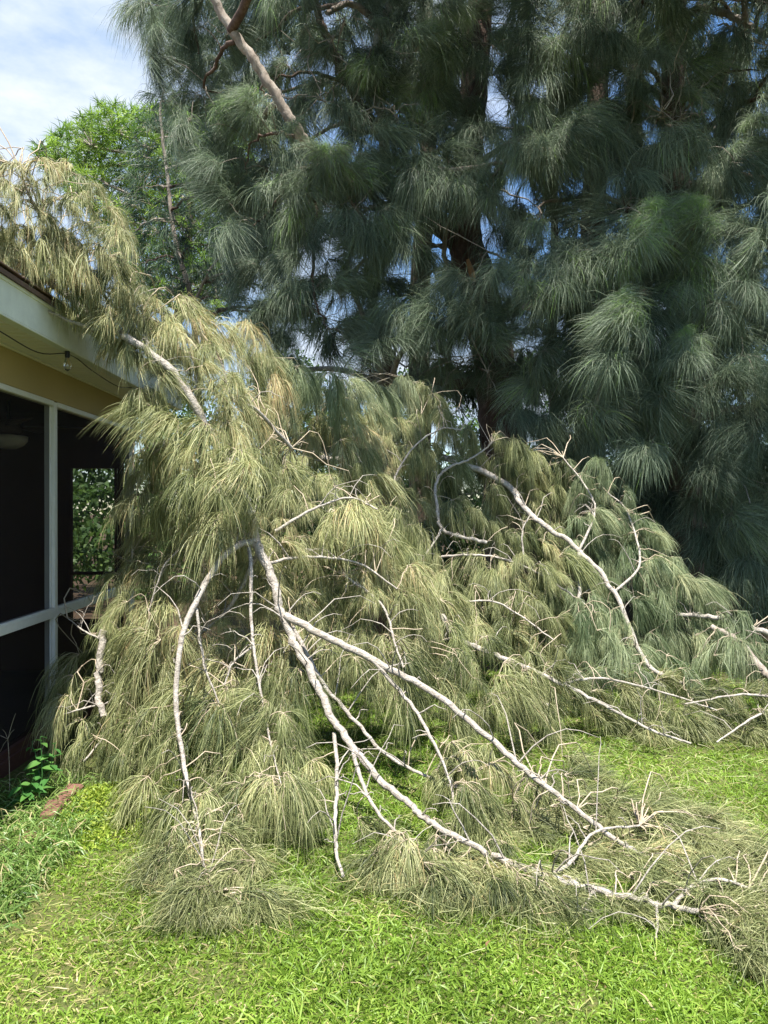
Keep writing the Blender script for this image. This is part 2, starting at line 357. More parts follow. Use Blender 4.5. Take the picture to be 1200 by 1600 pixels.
# sliding door in the porch's back wall
dd = part('door', M['black'], [((-5.14, 5.9, 1.1), (.02, .85, 2.02))]); dd['label'] = 'dark interior door'
part('frame', M['fanwood'], [((-5.13, 5.44, 1.12), (.035, .06, 2.1)), ((-5.13, 6.36, 1.12), (.035, .06, 2.1)), ((-5.13, 5.9, 2.2), (.035, .98, .06))], dd)
# screen frame
posts = [0.2, 2.35, 5.27, 7.0]
for y in posts:
    mb = MB(); mb.box((WX - .0375, y, 1.215), (.075, .045, 2.27), bevel=.003); mb.box((WX - .028, y - .0355, 1.215), (.012, .02, 2.26), bevel=.002)
    mb.build('post', M['frame'], house, smooth=False, origin=(WX, y, .08))
ends = [Y0] + posts
for a_, b_ in zip(ends[:-1], ends[1:]):
    lo = a_ + (.026 if a_ in posts else 0); hi = b_ - .026
    c_ = (lo + hi) / 2; l_ = hi - lo
    part('rail', M['frame'], [((WX - .04, c_, .865), (.08, l_, .06)), ((WX - .012, c_, .90), (.02, l_, .012))])
    part('rail', M['frame'], [((WX - .03, c_, 2.338), (.06, l_, .036))])
    part('bottom_rail', M['brownwall'], [((WX - .03, c_, .10), (.06, l_, .04))])
    for z0, z1 in ((.12, .835), (.895, 2.32)):
        mb = MB(); x_ = WX - .03
        mb.add([(x_, lo, z0), (x_, hi, z0), (x_, hi, z1), (x_, lo, z1)], [(0, 1, 2, 3)])
        mb.build('screen_panel', M['screen'], house, smooth=False)
# soffit strips
sm = None
for i in range(int((Y1 - Y0 - .02) / .1016) + 3):
    y = Y0 + .05 + i * .1016
    if sm is None:
        mb = MB(); W_ = (WX - .0) - (EX - .02)
        n_ = 9; xs_ = np.array([-.0508, -.044, -.041, -.009, -.006, .002, .005, .044, .0505]); zs_ = np.array([.018, .018, 0, 0, .012, .012, 0, 0, 0])
        vv = []
        for xx in (WX - .0 + .002, EX - .022):
            for a_, z_ in zip(xs_, zs_): vv.append((xx, y + a_, 2.592 + z_))
        mb.add(vv, [(k, k + 1, n_ + k + 1, n_ + k) for k in range(n_ - 1)])
        so = mb.build('soffit_panel', M['soffit'], house, smooth=False, origin=(WX, y, 2.59)); sm = so.data
    else:
        so = bpy.data.objects.new('soffit_panel', sm); COL.objects.link(so); so.parent = house; so.location = Vector((WX, y, 2.59)) - house.location
part('soffit_trim', M['soffit'], [((WX + .012, ymid, 2.583), (.02, ylen, .014))])
part('fascia', M['fascia'], [((EX - .011, ymid + .15, 2.68), (.022, ylen + .3, .19)), ((EX + .004, ymid + .15, 2.765), (.012, ylen + .3, .02)), ((EX - .03, ymid + .15, 2.581), (.06, ylen + .3, .012))])
SL = .36
def roofz(x): return 2.80 + (EX + .03 - x) * SL
rf = MB(); xa, xb = EX + .03, -6.5
rf.add([(xa, Y0, roofz(xa) - .03), (xa, Y1 + .35, roofz(xa) - .03), (xb, Y1 + .35, roofz(xb) - .03), (xb, Y0, roofz(xb) - .03),
        (xa, Y0, roofz(xa) - .006), (xa, Y1 + .35, roofz(xa) - .006), (xb, Y1 + .35, roofz(xb) - .006), (xb, Y0, roofz(xb) - .006)],
       [(0, 1, 2, 3), (7, 6, 5, 4), (0, 4, 5, 1), (2, 6, 7, 3), (1, 5, 6, 2), (0, 3, 7, 4)])
roof = rf.build('roof', M['shingle'], house, smooth=False)
shm = None; ang = math.atan(SL)
for row in range(4):
    for i in range(27):
        y = Y0 + .1 + i * .31 + (row % 2) * .155 ; x = EX + .02 - .07 - row * .13
        if y > Y1 + .3: continue
        if shm is None:
            mb = MB(); mb.box((0, 0, 0), (.19, .298, .009), bevel=.002); so = mb.build('shingle', M['shingle'], smooth=False); shm = so.data
        else: so = bpy.data.objects.new('shingle', shm); COL.objects.link(so)
        so.parent = roof; z = roofz(x) + .008
        so.location = Vector((x, y + random.uniform(-.004, .004), z)) - house.location
        so.rotation_euler = (random.uniform(-.01, .01), ang - .05, random.uniform(-.01, .01))
part('wall', M['yellow'], [((-3.75, Y1 + .08, 1.27), (.0, .0, .0))] if 0 else [((-4.0, Y1 + .06, 2.3), (3.5, .12, .35))])
# ceiling fan
fan = tag(empty('ceiling_fan', (-2.98, 6.2, 2.5)), 'dark ceiling fan with pale dome light inside the porch', 'ceiling fan')
fl = np.array(fan.location)
MB().tubes([fl, fl - (0, 0, .16)], [.014, .014], 8).build('rod', M['black'], fan)
MB().tubes([fl - (0, 0, .16), fl - (0, 0, .18), fl - (0, 0, .26), fl - (0, 0, .285)], [.05, .10, .10, .07], 20, cap=True).build('motor', M['fanwood'], fan)
MB().tubes([fl - (0, 0, z) for z in (.285, .30, .34, .375, .40, .405)], [.07, .15, .145, .115, .06, .005], 24).build('lamp_shade', M['dome'], fan)
for k in range(5):
    a_ = k * 2 * math.pi / 5 + .3; mb = MB(); c = np.array((math.cos(a_), math.sin(a_), 0)); s_ = np.array((-math.sin(a_), math.cos(a_), 0))
    pts = []
    for r_, wd in ((.12, .035), (.2, .05), (.3, .065), (.58, .075), (.62, .05)):
        for e, sg in ((.004, -1), (.004, 1), (-.004, 1), (-.004, -1)): pts.append(fl + c * r_ + s_ * wd * sg + (0, 0, -.215 + e + sg * wd * .2))
    q = [(i * 4 + j, i * 4 + (j + 1) % 4, (i + 1) * 4 + (j + 1) % 4, (i + 1) * 4 + j) for i in range(4) for j in range(4)] + [(3, 2, 1, 0), (16, 17, 18, 19)]
    mb.add(pts, q); mb.build('blade', M['fanwood'], fan, smooth=False)
# string light
sl = tag(empty('string_light', (-1.92, 4.6, 2.57)), 'black cord with one clear bulb strung under the eave', 'string light')
path = []
for y, x, z in ((-.9, -1.95, 2.57), (1, -2.0, 2.53), (3, -1.97, 2.555), (3.8, -1.93, 2.535), (4.3, -1.90, 2.50), (4.72, -1.885, 2.575), (5.1, -1.885, 2.545), (5.6, -1.88, 2.52), (6.1, -1.88, 2.575), (7.0, -1.9, 2.54)):
    path.append((x, y, z))
def catmull(p, n=6):
    p = np.asarray(p, float); p = np.vstack([2 * p[0] - p[1], p, 2 * p[-1] - p[-2]]); o = []
    for i in range(1, len(p) - 2):
        for t in np.arange(n) / n:
            o.append(.5 * ((2 * p[i]) + (-p[i - 1] + p[i + 1]) * t + (2 * p[i - 1] - 5 * p[i] + 4 * p[i + 1] - p[i + 2]) * t * t + (-p[i - 1] + 3 * p[i] - 3 * p[i + 1] + p[i + 2]) * t ** 3))
    o.append(p[-2]); return np.array(o)
cp = catmull(path); MB().tubes(cp, np.full(len(cp), .0035), 6).build('cord', M['black'], sl)
bx = P(105, 548, 4.62)
MB().tubes([bx - (0, 0, z) for z in (-.012, 0, .035, .045)], [.008, .015, .015, .012], 12, cap=True).build('socket', M['black'], sl)
gm_, gt, gb = mat('clear_glass', (1, 1, 1), .03, .5); gb.inputs['Transmission Weight'].default_value = 1.0; gb.inputs['IOR'].default_value = 1.45
MB().tubes([bx - (0, 0, z) for z in (.045, .06, .08, .10, .118, .125)], [.011, .016, .022, .023, .013, .002], 14).build('bulb', gm_, sl)

# ---------------------------------------------------------------- collisions for foliage
def collide(p):
    p = p.copy(); x, y, z = p[:, 0], p[:, 1], p[:, 2]
    inb = (y < Y1 + .35) & (x < EX + .035)
    rz = roofz(x)
    a = inb & (z > 2.45) & (z < rz)
    top = a & (rz - z < .35) & (x < EX - .05)
    z[top] = rz[top] + .01 + rng.random(top.sum()) * .03
    rest = a & ~top; x[rest] = EX + .04 + rng.random(rest.sum()) * .03
    b = (y < Y1 + .05) & (x < WX + .03) & (z <= 2.45); x[b] = WX + .03 + rng.random(b.sum()) * .03
    g = z < .015; z[g] = .012 + rng.random(g.sum()) * .05
    return p

def arch(a, b, rise, k=6):
    t = np.linspace(0, 1, k)[:, None]; a, b = np.asarray(a), np.asarray(b)
    return a + (b - a) * t + np.array([0, 0, 1.]) * (4 * rise * t * (1 - t))

class Spray:
    __slots__ = ('p', 'out', 'r', 'nl', 'n', 'w', 'tint', 'g', 'k', 'mat', 'up')
    def __init__(s, p, out, r, nl, n, w, tint, g=1.8, k=4, mat=None, up=.15):
        s.p = np.array(p); s.out = np.array(out, float); s.r = r; s.nl = nl; s.n = n; s.w = w; s.tint = tint; s.g = g; s.k = k; s.mat = mat; s.up = up
def grow_spray(s, wood, leaf, base=None, twig_r=.0035, col=collide, m=6, spread=.32):
    """twig from base to the crest, side twigs round the crest, thin branchlets cascading from them"""
    out = s.out / (np.linalg.norm(s.out) + 1e-9)
    if base is not None:
        d = np.linalg.norm(s.p - base)
        if d > .03:
            pa = arch(base, s.p, min(.18, .2 * d), 7)
            pa[1:-1] += rng.normal(size=(5, 3)) * .02 * min(1, d)
            wood.tubes(col(pa) if col else pa, np.linspace(twig_r * (1.4 + 1.2 * min(d, 1.5)), twig_r, 7), 4, tint=.5)
    az0 = math.atan2(out[1], out[0])
    az = az0 + rng.uniform(-1.5, 1.5, m) * (.55 if s.g < 1.12 and s.mat in ('fallen', 'green_fallen') else 1); az[0] = az0
    el = rng.uniform(-.3, .55, m) + s.up
    L_ = s.r * rng.uniform(.55, 1.1, m); L_[0] = s.r * 1.1
    D = np.stack([np.cos(az) * np.cos(el), np.sin(az) * np.cos(el), np.sin(el)], 1)
    t = np.linspace(0, 1, 5)[None, :, None]
    G = min(1.0, s.g * .45)
    paths = s.p + D[:, None] * (L_[:, None, None] * t) - np.array([0, 0, 1.]) * (G * L_[:, None, None] * t ** 2)
    paths += rng.normal(size=paths.shape) * .006 * t
    if col: paths = col(paths.reshape(-1, 3)).reshape(paths.shape)
    wood.tubes(paths, np.broadcast_to(np.linspace(twig_r * .8, twig_r * .35, 5), (m, 5)), 3, tint=.6)
    n = s.n; which = rng.integers(0, m, n); tt = rng.beta(1.6, 1.1, n) * 4
    i0 = np.minimum(tt.astype(int), 3); f = (tt - i0)[:, None]
    p0 = paths[which, i0] * (1 - f) + paths[which, i0 + 1] * f
    tan = paths[which, i0 + 1] - paths[which, i0]; tan /= np.linalg.norm(tan, axis=1, keepdims=True) + 1e-9
    d0 = tan * .9 + rng.normal(size=(n, 3)) * spread + np.array([0, 0, .12])
    leaf.ribbons(p0, d0, s.nl * rng.uniform(.35, 1.2, n), s.w, np.clip(s.tint + rng.normal(size=n) * .19, 0, 1), grav=s.g * rng.uniform(.8, 1.3, n), k=s.k, collide=col, curl=.2)

def smooth_path(pts, n=5, jit=0.0):
    c = catmull(pts, n)
    if jit: c[1:-1] += rng.normal(size=(len(c) - 2, 3)) * jit
    return c
def inpoly(x, y, poly):
    poly = np.asarray(poly, float); inside = np.zeros(np.shape(x), bool); j = len(poly) - 1
    for i in range(len(poly)):
        xi, yi = poly[i]; xj, yj = poly[j]
        c = ((yi > y) != (yj > y)) & (x < (xj - xi) * (y - yi) / (yj - yi + 1e-12) + xi)
        inside ^= c; j = i
    return inside
def poisson(poly, rad, tries=6000, seed=1, excl=()):
    r = np.random.default_rng(seed); poly = np.asarray(poly, float); lo, hi = poly.min(0), poly.max(0)
    q = lo + (hi - lo) * r.random((tries, 2)); ok = inpoly(q[:, 0], q[:, 1], poly)
    for e, pr in excl: ok &= ~(inpoly(q[:, 0], q[:, 1], e) & (r.random(len(q)) < pr))
    q = q[ok]; out = []
    for p in q:
        if not out or (np.hypot(*(np.array(out) - p).T) > rad).all(): out.append(p)
    return np.array(out)

# ---------------------------------------------------------------- the fallen limbs
CTRL = np.array([(0, 250, 4.0), (100, 300, 4.2), (0, 400, 4.0), (100, 480, 4.35), (230, 560, 4.45), (300, 620, 4.3), (350, 750, 4.2), (400, 840, 4.45), (230, 850, 4.9), (180, 700, 4.9),
    (150, 1000, 4.85), (110, 1100, 4.6), (250, 1000, 4.5), (300, 1150, 3.95), (300, 1300, 3.4), (330, 1400, 2.98), (450, 1250, 3.55), (440, 1120, 4.0), (550, 800, 4.8),
    (600, 900, 4.8), (600, 1050, 4.4), (650, 1350, 3.15), (800, 1400, 3.08), (1000, 1300, 3.45), (1100, 1420, 2.95), (1180, 1500, 2.72), (750, 1250, 3.6),
    (740, 1050, 4.7), (850, 1100, 5.0), (950, 1100, 5.2), (1100, 1120, 5.1), (1180, 1150, 5.0), (750, 700, 6.9), (640, 620, 7.2), (640, 720, 6.8), (500, 650, 6.2),
    (430, 560, 5.6), (850, 760, 7.0), (950, 850, 6.5), (1050, 950, 6.2), (1180, 1020, 5.7), (700, 850, 6.3), (800, 950, 5.8), (900, 1000, 5.5)])
def sdepth(x, y):
    w_ = 1 / (((CTRL[:, 0] - x) ** 2 + (CTRL[:, 1] - y) ** 2) ** 1.5 + 3000)
    d = (w_ * CTRL[:, 2]).sum() / w_.sum()
    if y > 830: d = min(d, 1.6 * F / (y - 795) * .985)
    return d
# name, label, branches: list of (points (px,py,depth), r0, r1)
def pl(*a): return [P(*q) for q in a]
LIMBS = {
 'roof': ('big fallen limb leaning off the house roof, spreading into a fan of pale branches', [
    (pl((60, 430, 4.6), (165, 510, 4.5), (200, 530, 4.45), (270, 582, 4.4), (330, 680, 4.45), (380, 770, 4.5), (400, 850, 4.5)), .020, .030, 'limb'),
    (pl((395, 845, 4.5), (420, 890, 4.42), (437, 950, 4.35), (458, 1000, 4.28), (490, 1060, 4.15), (515, 1115, 4.05), (545, 1160, 3.95), (590, 1215, 3.8), (640, 1258, 3.62), (680, 1288, 3.45), (760, 1335, 3.2)), .029, .013, 'limb'),
    (pl((446, 962, 4.32), (520, 1000, 4.2), (600, 1040, 4.1), (680, 1085, 3.95), (760, 1150, 3.8), (830, 1210, 3.65), (900, 1265, 3.5), (960, 1310, 3.35), (1010, 1340, 3.25)), .023, .009, 'limb'),
    (pl((456, 979, 4.4), (507, 1070, 4.3), (543, 1112, 4.25), (592, 1169, 4.15), (637, 1199, 4.05), (708, 1231, 3.9)), .014, .008, 'limb'),
    (pl((548, 1162, 3.95), (566, 1222, 3.75), (589, 1268, 3.55), (626, 1309, 3.4), (650, 1345, 3.22), (690, 1375, 3.1)), .012, .003, 'limb'),
    (pl((522, 1146, 4.02), (527, 1213, 3.8), (523, 1281, 3.5), (525, 1330, 3.32), (536, 1369, 3.15)), .011, .007, 'limb'),
    (pl((388, 850, 4.5), (392, 892, 4.35), (393, 983, 4.2), (406, 1075, 4.05), (422, 1157, 3.9), (440, 1230, 3.72)), .013, .003, 'limb'),
    (pl((400, 846, 4.5), (372, 852, 4.42), (342, 878, 4.3), (305, 942, 4.1), (282, 1006, 3.98), (275, 1098, 3.85), (287, 1190, 3.7), (298, 1245, 3.55), (312, 1300, 3.38), (318, 1350, 3.2), (335, 1395, 3.02)), .022, .004, 'limb'),
    (pl((307, 951, 4.1), (319, 1038, 4.0), (342, 1098, 3.95)), .008, .004, 'limb'),
    (pl((582, 1032, 4.12), (640, 1098, 4.0), (676, 1157, 3.85), (700, 1213, 3.7), (714, 1272, 3.55)), .012, .005, 'limb'),
    (pl((540, 900, 4.8), (598, 947, 4.65), (617, 1006, 4.5), (630, 1043, 4.4)), .009, .005, 'limb'),
    (pl((430, 830, 4.6), (490, 795, 4.7), (545, 778, 4.75), (590, 796, 4.7)), .010, .005, 'limb'),
    (pl((420, 880, 4.5), (480, 870, 4.6), (560, 880, 4.7), (620, 920, 4.7)), .010, .005, 'limb'),
    (pl((392, 838, 4.5), (362, 825, 4.5), (310, 842, 4.55), (260, 880, 4.6), (232, 955, 4.6)), .009, .005, 'limb'),
    (pl((455, 700, 5.2), (400, 640, 4.9), (365, 625, 4.7), (345, 565, 4.7)), .014, .007, 'limb'),
    (pl((230, 545, 4.5), (222, 510, 4.55), (170, 470, 4.5), (60, 330, 4.2), (30, 262, 4.1)), .012, .006, 'limb'),
    (pl((330, 680, 4.45), (250, 700, 4.6), (215, 760, 4.8), (205, 880, 4.9)), .010, .005, 'limb'),
    (pl((400, 870, 4.5), (350, 960, 4.6), (255, 1030, 4.75), (190, 1120, 4.6), (130, 1190, 4.4)), .014, .005, 'limb'),
    (pl((395, 1010, 4.2), (365, 1035, 4.15), (350, 1070, 4.1)), .007, .004, 'limb'),
    (pl((160, 520, 4.5), (60, 480, 4.35), (-60, 420, 4.2)), .012, .006, 'limb')]),
 'lawn': ('long bare-ended fallen branch lying on the lawn at lower right', [
    (pl((770, 1338, 3.42), (850, 1370, 3.22), (930, 1390, 3.12), (1010, 1408, 3.02), (1092, 1424, 2.93)), .017, .011, 'limb'),
    (pl((930, 1390, 3.12), (915, 1415, 3.03), (900, 1435, 2.95)), .007, .004, 'limb'),
    (pl((1025, 1411, 3.0), (1028, 1440, 2.9), (1024, 1468, 2.8)), .007, .004, 'limb'),
    (pl((1050, 1416, 2.98), (1090, 1380, 3.08), (1150, 1380, 3.05), (1230, 1420, 2.95)), .009, .005, 'limb'),
    (pl((850, 1370, 3.22), (890, 1350, 3.3), (930, 1300, 3.45), (1000, 1290, 3.5)), .009, .005, 'limb')]),
 'rear': ('thick grey fallen limb sloping down through the shaded heap behind', [
    (pl((440, 640, 6.3), (470, 690, 6.4), (520, 720, 6.6), (640, 700, 7.0), (780, 750, 6.9), (815, 790, 6.7), (850, 820, 6.5), (905, 860, 6.3), (960, 925, 6.0), (1010, 1035, 5.65), (1068, 1068, 5.4)), .038, .014, 'limb'),
    (pl((905, 860, 6.3), (908, 895, 6.2), (904, 930, 6.05), (910, 950, 6.0)), .020, .013, 'limb'),
    (pl((690, 870, 6.3), (730, 867, 6.2), (780, 872, 6.1), (830, 890, 6.0), (880, 920, 5.9), (915, 945, 5.8)), .011, .006, 'limb'),
    (pl((905, 860, 6.3), (930, 800, 6.5), (915, 760, 6.7), (880, 715, 6.9)), .012, .005, 'limb'),
    (pl((960, 925, 6.0), (1000, 880, 6.2), (980, 800, 6.5), (950, 770, 6.6)), .012, .005, 'limb'),
    (pl((640, 700, 7.0), (600, 680, 6.9), (560, 650, 6.9), (540, 620, 7.0)), .012, .005, 'limb'),
    (pl((500, 705, 6.5), (495, 660, 6.4), (510, 720, 6.3)), .008, .005, 'limb')]),
 'crook': ('crooked pale fallen branch rising in the middle of the heap', [
    (pl((760, 848, 6.4), (720, 838, 6.4), (690, 826, 6.45), (682, 790, 6.5), (682, 752, 6.6), (702, 730, 6.65), (730, 720, 6.7)), .017, .010, 'limb'),
    (pl((612, 765, 6.6), (622, 735, 6.7), (650, 695, 6.75), (690, 670, 6.8), (720, 672, 6.8)), .010, .006, 'limb'),
    (pl((690, 826, 6.45), (678, 848, 6.4), (640, 900, 6.2)), .010, .006, 'limb'),
    (pl((730, 720, 6.7), (760, 700, 6.8), (770, 690, 6.8)), .009, .005, 'limb'),
    (pl((818, 868, 6.3), (816, 830, 6.35), (828, 806, 6.4)), .008, .005, 'limb')]),
 'mid': ('slender fallen branch running right across the lawn edge of the heap', [
    (pl((690, 962, 5.6), (712, 995, 5.5), (745, 1012, 5.4), (790, 1030, 5.3), (850, 1056, 5.2), (905, 1082, 5.1), (960, 1110, 5.0), (1020, 1142, 4.9), (1080, 1162, 4.8)), .024, .007, 'limb'),
    (pl((815, 1075, 5.2), (835, 1090, 5.1), (858, 1102, 5.05)), .013, .011, 'limb'),
    (pl((712, 995, 5.5), (660, 1010, 5.2), (640, 1030, 5.1)), .007, .004, 'limb'),
    (pl((720, 940, 5.8), (770, 940, 5.75), (810, 960, 5.7), (865, 1000, 5.5)), .008, .005, 'limb'),
    (pl((880, 1068, 5.15), (940, 1060, 5.25), (1030, 1080, 5.25), (1120, 1110, 5.15)), .010, .005, 'limb')]),
 'right': ('pale fallen limb entering the heap from the right side', [
    (pl((1420, 1080, 5.6), (1300, 1025, 5.8), (1200, 990, 5.95), (1150, 972, 6.05), (1108, 964, 6.15), (1060, 960, 6.3)), .026, .017, 'limb'),
    (pl((1330, 1160, 5.1), (1240, 1095, 5.35), (1190, 1045, 5.6), (1150, 1000, 5.85), (1112, 980, 6.0)), .030, .026, 'barklight'),
    (pl((1240, 1095, 5.35), (1160, 1085, 5.2), (1070, 1100, 5.1)), .010, .005, 'limb'),
    (pl((1240, 1095, 5.35), (1180, 1120, 5.05), (1120, 1160, 4.85)), .010, .005, 'limb')]),
 'house': ('short thick grey fallen branch standing close to the porch screen', [
    (pl((162, 985, 4.7), (156, 1040, 4.65), (155, 1085, 4.6), (162, 1120, 4.55)), .024, .019, 'limb'),
    (pl((158, 1100, 4.6), (120, 1110, 4.55), (90, 1120, 4.5)), .007, .003, 'limb'),
    (pl((160, 1000, 4.7), (130, 985, 4.75), (105, 965, 4.8)), .007, .003, 'limb')]),
}
CAMP = np.array((0, 0, CAM_Z)); branches = []      # dicts
for key, (label, bl) in LIMBS.items():
    for pts, r0, r1, mk in bl:
        path = smooth_path(pts, 7, min(.006, r1 * .4)); path = CAMP + (path - CAMP) * {'roof': .985, 'lawn': .955, 'rear': .985, 'crook': .97, 'mid': .97, 'right': .97, 'house': .98}[key]; path[:, 2] = np.maximum(path[:, 2], .02)
        branches.append(dict(key=key, path=path, r=np.linspace(r0, r1, len(path)), mat=mk, sprays=[]))
allp = np.concatenate([b['path'] for b in branches]); allb = np.concatenate([np.full(len(b['path']), i) for i, b in enumerate(branches)])

HEAP = [(-120, 230), (20, 235), (90, 235), (150, 275), (185, 360), (160, 400), (230, 440), (300, 470), (380, 500), (440, 560), (560, 600), (640, 590), (700, 625), (780, 680), (860, 690), (930, 720),
        (1000, 760), (1050, 850), (1110, 930), (1210, 1000), (1210, 1130), (1100, 1150), (1000, 1130), (880, 1090), (830, 1130), (850, 1170), (900, 1230), (990, 1250), (1080, 1290), (1190, 1370), (1230, 1460),
        (1150, 1470), (1060, 1430), (1000, 1410), (930, 1400), (860, 1340), (800, 1350), (730, 1370), (640, 1350), (560, 1335), (500, 1290), (440, 1200), (410, 1290), (380, 1360), (290, 1380), (250, 1290),
        (230, 1210), (180, 1180), (120, 1180), (100, 1110), (120, 1030), (170, 940), (205, 850), (212, 760), (215, 640), (215, 570), (150, 480), (60, 405), (-120, 350)]
GAP1 = [(450, 1050), (560, 1040), (680, 1160), (690, 1260), (620, 1310), (560, 1300), (520, 1330), (480, 1200)]
GAP2 = [(700, 1110), (860, 1110), (890, 1210), (820, 1180), (740, 1150)]
GAP3 = [(850, 1385), (1000, 1410), (1020, 1440), (860, 1430)]
GAP4 = [(790, 740), (860, 800), (910, 850), (890, 870), (820, 820), (780, 780)]
GAP1B = [(470, 1010), (600, 1000), (700, 1080), (700, 1160), (560, 1120), (480, 1100)]
GAP5 = [(330, 1050), (400, 1050), (400, 1180), (340, 1200)]
GAP6 = [(860, 700), (1010, 690), (1010, 760), (930, 740)]
ex = [(GAP1, 1), (GAP2, .95), (GAP3, .9), (GAP4, .7), (GAP1B, .75), (GAP5, .7)]
def flow_at(x, y):
    """horizontal way the sprays lie"""
    if x > 820 and y > 1180: return np.array((.9, -.5, 0))
    if x > 820 and y > 1030: return np.array((.9, -.35, 0))
    if x < 450 and y < 620: return np.array((.35, -.6, 0))
    if x < 300 and y > 600: return np.array((-.55, -.6, 0))
    return np.array(((x - 450) / 500, -.8, 0))
def add_fallen(x, y, dd=0.0, small=1.0, n=None, back=False, flow=None, g=None):
    d = sdepth(x, y) + dd
    p = P(x, y, d)
    if x < 820 and 600 < y < 1040 and noise2(np.array([p[0]]), np.array([p[1] + p[2]]), 4.5, 17)[0] > 1.15: return
    if p[2] < .05: p[2] = .05 + rng.random() * .05
    p = collide(p[None])[0]
    o = flow_at(x, y) if flow is None else np.array(flow, float)
    o = o / np.linalg.norm(o) + rng.normal(size=3) * .45; o[2] = 0
    near = np.clip((7.2 - d) / 4.4, 0, 1)
    lying = p[2] < .15
    gg = g if g is not None else (rng.uniform(.6, 1.1) if lying else rng.uniform(1.9, 2.8))
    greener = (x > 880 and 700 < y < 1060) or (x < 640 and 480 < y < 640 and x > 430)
    dry_shade = .50 + .15 * rng.normal() + (.10 if x < 660 and y < 1000 else -.05) - (.12 if back else 0)  # random dryness; inner shade put into back sprays as a darker tint
    if y > 1150: dry_shade -= .03
    small *= (.8 if (x < 320 and y < 640) else 1) * rng.choice([.6, .8, .95, 1.15])
    s = Spray(p, o, rng.uniform(.12, .20) * small, rng.uniform(.17, .27) * small, n or int(rng.integers(270, 350)), .0024 + .0012 * (1 - near), dry_shade, gg, 4 if near > .5 else 3, 'green_fallen' if greener else 'fallen', -.1 if lying else .12)
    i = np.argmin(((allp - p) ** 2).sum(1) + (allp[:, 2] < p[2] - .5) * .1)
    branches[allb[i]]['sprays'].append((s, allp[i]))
for x, y in poisson(HEAP, 30, 14000, 3, ex): add_fallen(x + rng.normal() * 3, y, rng.uniform(-.12, .12))
HEAP_IN = [(x + (600 - x) * .04, y + (880 - y) * .05) for x, y in HEAP]
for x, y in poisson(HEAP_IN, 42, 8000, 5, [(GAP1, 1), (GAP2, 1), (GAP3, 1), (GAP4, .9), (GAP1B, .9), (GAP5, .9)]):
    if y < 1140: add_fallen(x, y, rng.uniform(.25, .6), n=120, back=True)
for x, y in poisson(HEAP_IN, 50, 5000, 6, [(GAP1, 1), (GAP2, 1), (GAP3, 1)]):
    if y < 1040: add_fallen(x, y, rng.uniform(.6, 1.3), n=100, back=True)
for x, y in poisson([(560, 640), (700, 640), (860, 700), (980, 780), (1100, 930), (1200, 1010), (1000, 1010), (700, 1000), (560, 900)], 30, 6000, 16, [(GAP4, .6)]): add_fallen(x, y, rng.uniform(-.1, .25))
# mops hanging in front, taken one by one
for x, y, dd, sm in [(325, 1240, -.05, 1.2), (290, 1260, 0, 1.1), (350, 1290, -.05, 1.2), (315, 1330, -.03, 1.1), (420, 1170, -.1, 1.25), (450, 1160, 0, 1.2), (440, 1210, -.1, 1.2), (475, 1190, 0, 1.1), (405, 1220, 0, 1.2),
                     (626, 1310, -.05, 1.15), (650, 1325, -.05, 1.2), (600, 1325, 0, 1.1), (690, 1335, 0, 1.1), (700, 1180, -.1, 1.2), (720, 1230, -.1, 1.2), (735, 1270, -.05, 1.1), (760, 1290, 0, 1.1), (700, 1300, -.05, 1.1),
                     (830, 1225, -.03, 1.1), (850, 1260, 0, 1.1), (810, 1260, 0, 1.1), (780, 1060, -.1, 1.1), (760, 1100, -.1, 1.0), (800, 1110, 0, 1.0)]:
    for q in range(2): add_fallen(x + rng.normal() * 8, y + rng.normal() * 8, dd + q * .05, sm, g=rng.uniform(2, 2.8))
for x, y in poisson([(880, 1230), (1010, 1250), (1120, 1310), (1230, 1380), (1240, 1480), (1130, 1470), (1050, 1430), (960, 1370), (880, 1330), (860, 1280)], 26, 3000, 8): add_fallen(x, y, rng.uniform(-.05, .05), 1.0, flow=(1, -.4, 0), g=.6)
for x, y in poisson([(840, 1050), (1000, 1060), (1210, 1070), (1210, 1160), (1100, 1160), (1000, 1150), (900, 1120), (840, 1100)], 30, 3000, 9): add_fallen(x, y, rng.uniform(-.05, .1), 1.1, flow=(1, -.3, 0), g=.8)

# shared spray shapes: crest at the origin, falling towards +X
PROTO = {}
PK = {  # n, size, needle length, width, gravity, k, side twigs, spread, up
 'fallen': (440, .15, .19, .0024, 2.0, 4, 8, .36, .12, ('fallen', 'twig')),
 'fallen_far': (560, .19, .29, .0034, 2.4, 3, 7, .26, .12, ('fallen', 'twig')),
 'green_fallen': (600, .21, .30, .0034, 2.4, 3, 7, .26, .12, ('green_fallen', 'twig')),
 'standing': (760, .32, .44, .0036, 1.8, 4, 11, .55, .2, ('standing', 'barklight')),
 'brush': (560, .32, .38, .0036, 1.4, 4, 9, .6, .8, ('standing', 'barklight')),
 'standing2': (520, .38, .46, .0075, 1.6, 3, 9, .40, .2, ('standing', 'bark')),
 'standing3': (420, .55, .55, .014, 1.5, 2, 10, .5, .2, ('standing', 'bark')),
}
def proto(kind, i):
    if (kind, i) not in PROTO:
        n, sz, nl, w, g, k, m_, sp_, up, mats = PK[kind]
        mb = MB(); tw_ = MB()
        sp = Spray((0, 0, 0), (1, 0, 0), sz, nl, n, w, .5, g, k, None, up)
        mb.mi = 0; lf = mb
        class W:           # writes the twigs into slot 1 of the same mesh
            def tubes(self, *a, **kw): mb.mi = 1; mb.tubes(*a, **kw); mb.mi = 0
        grow_spray(sp, W(), lf, None, .003 if 'fallen' in kind else .004, None, m_, sp_)
        o = mb.build('foliage', [M[q] for q in mats]); PROTO[(kind, i)] = o.data; bpy.data.objects.remove(o)
    return PROTO[(kind, i)]
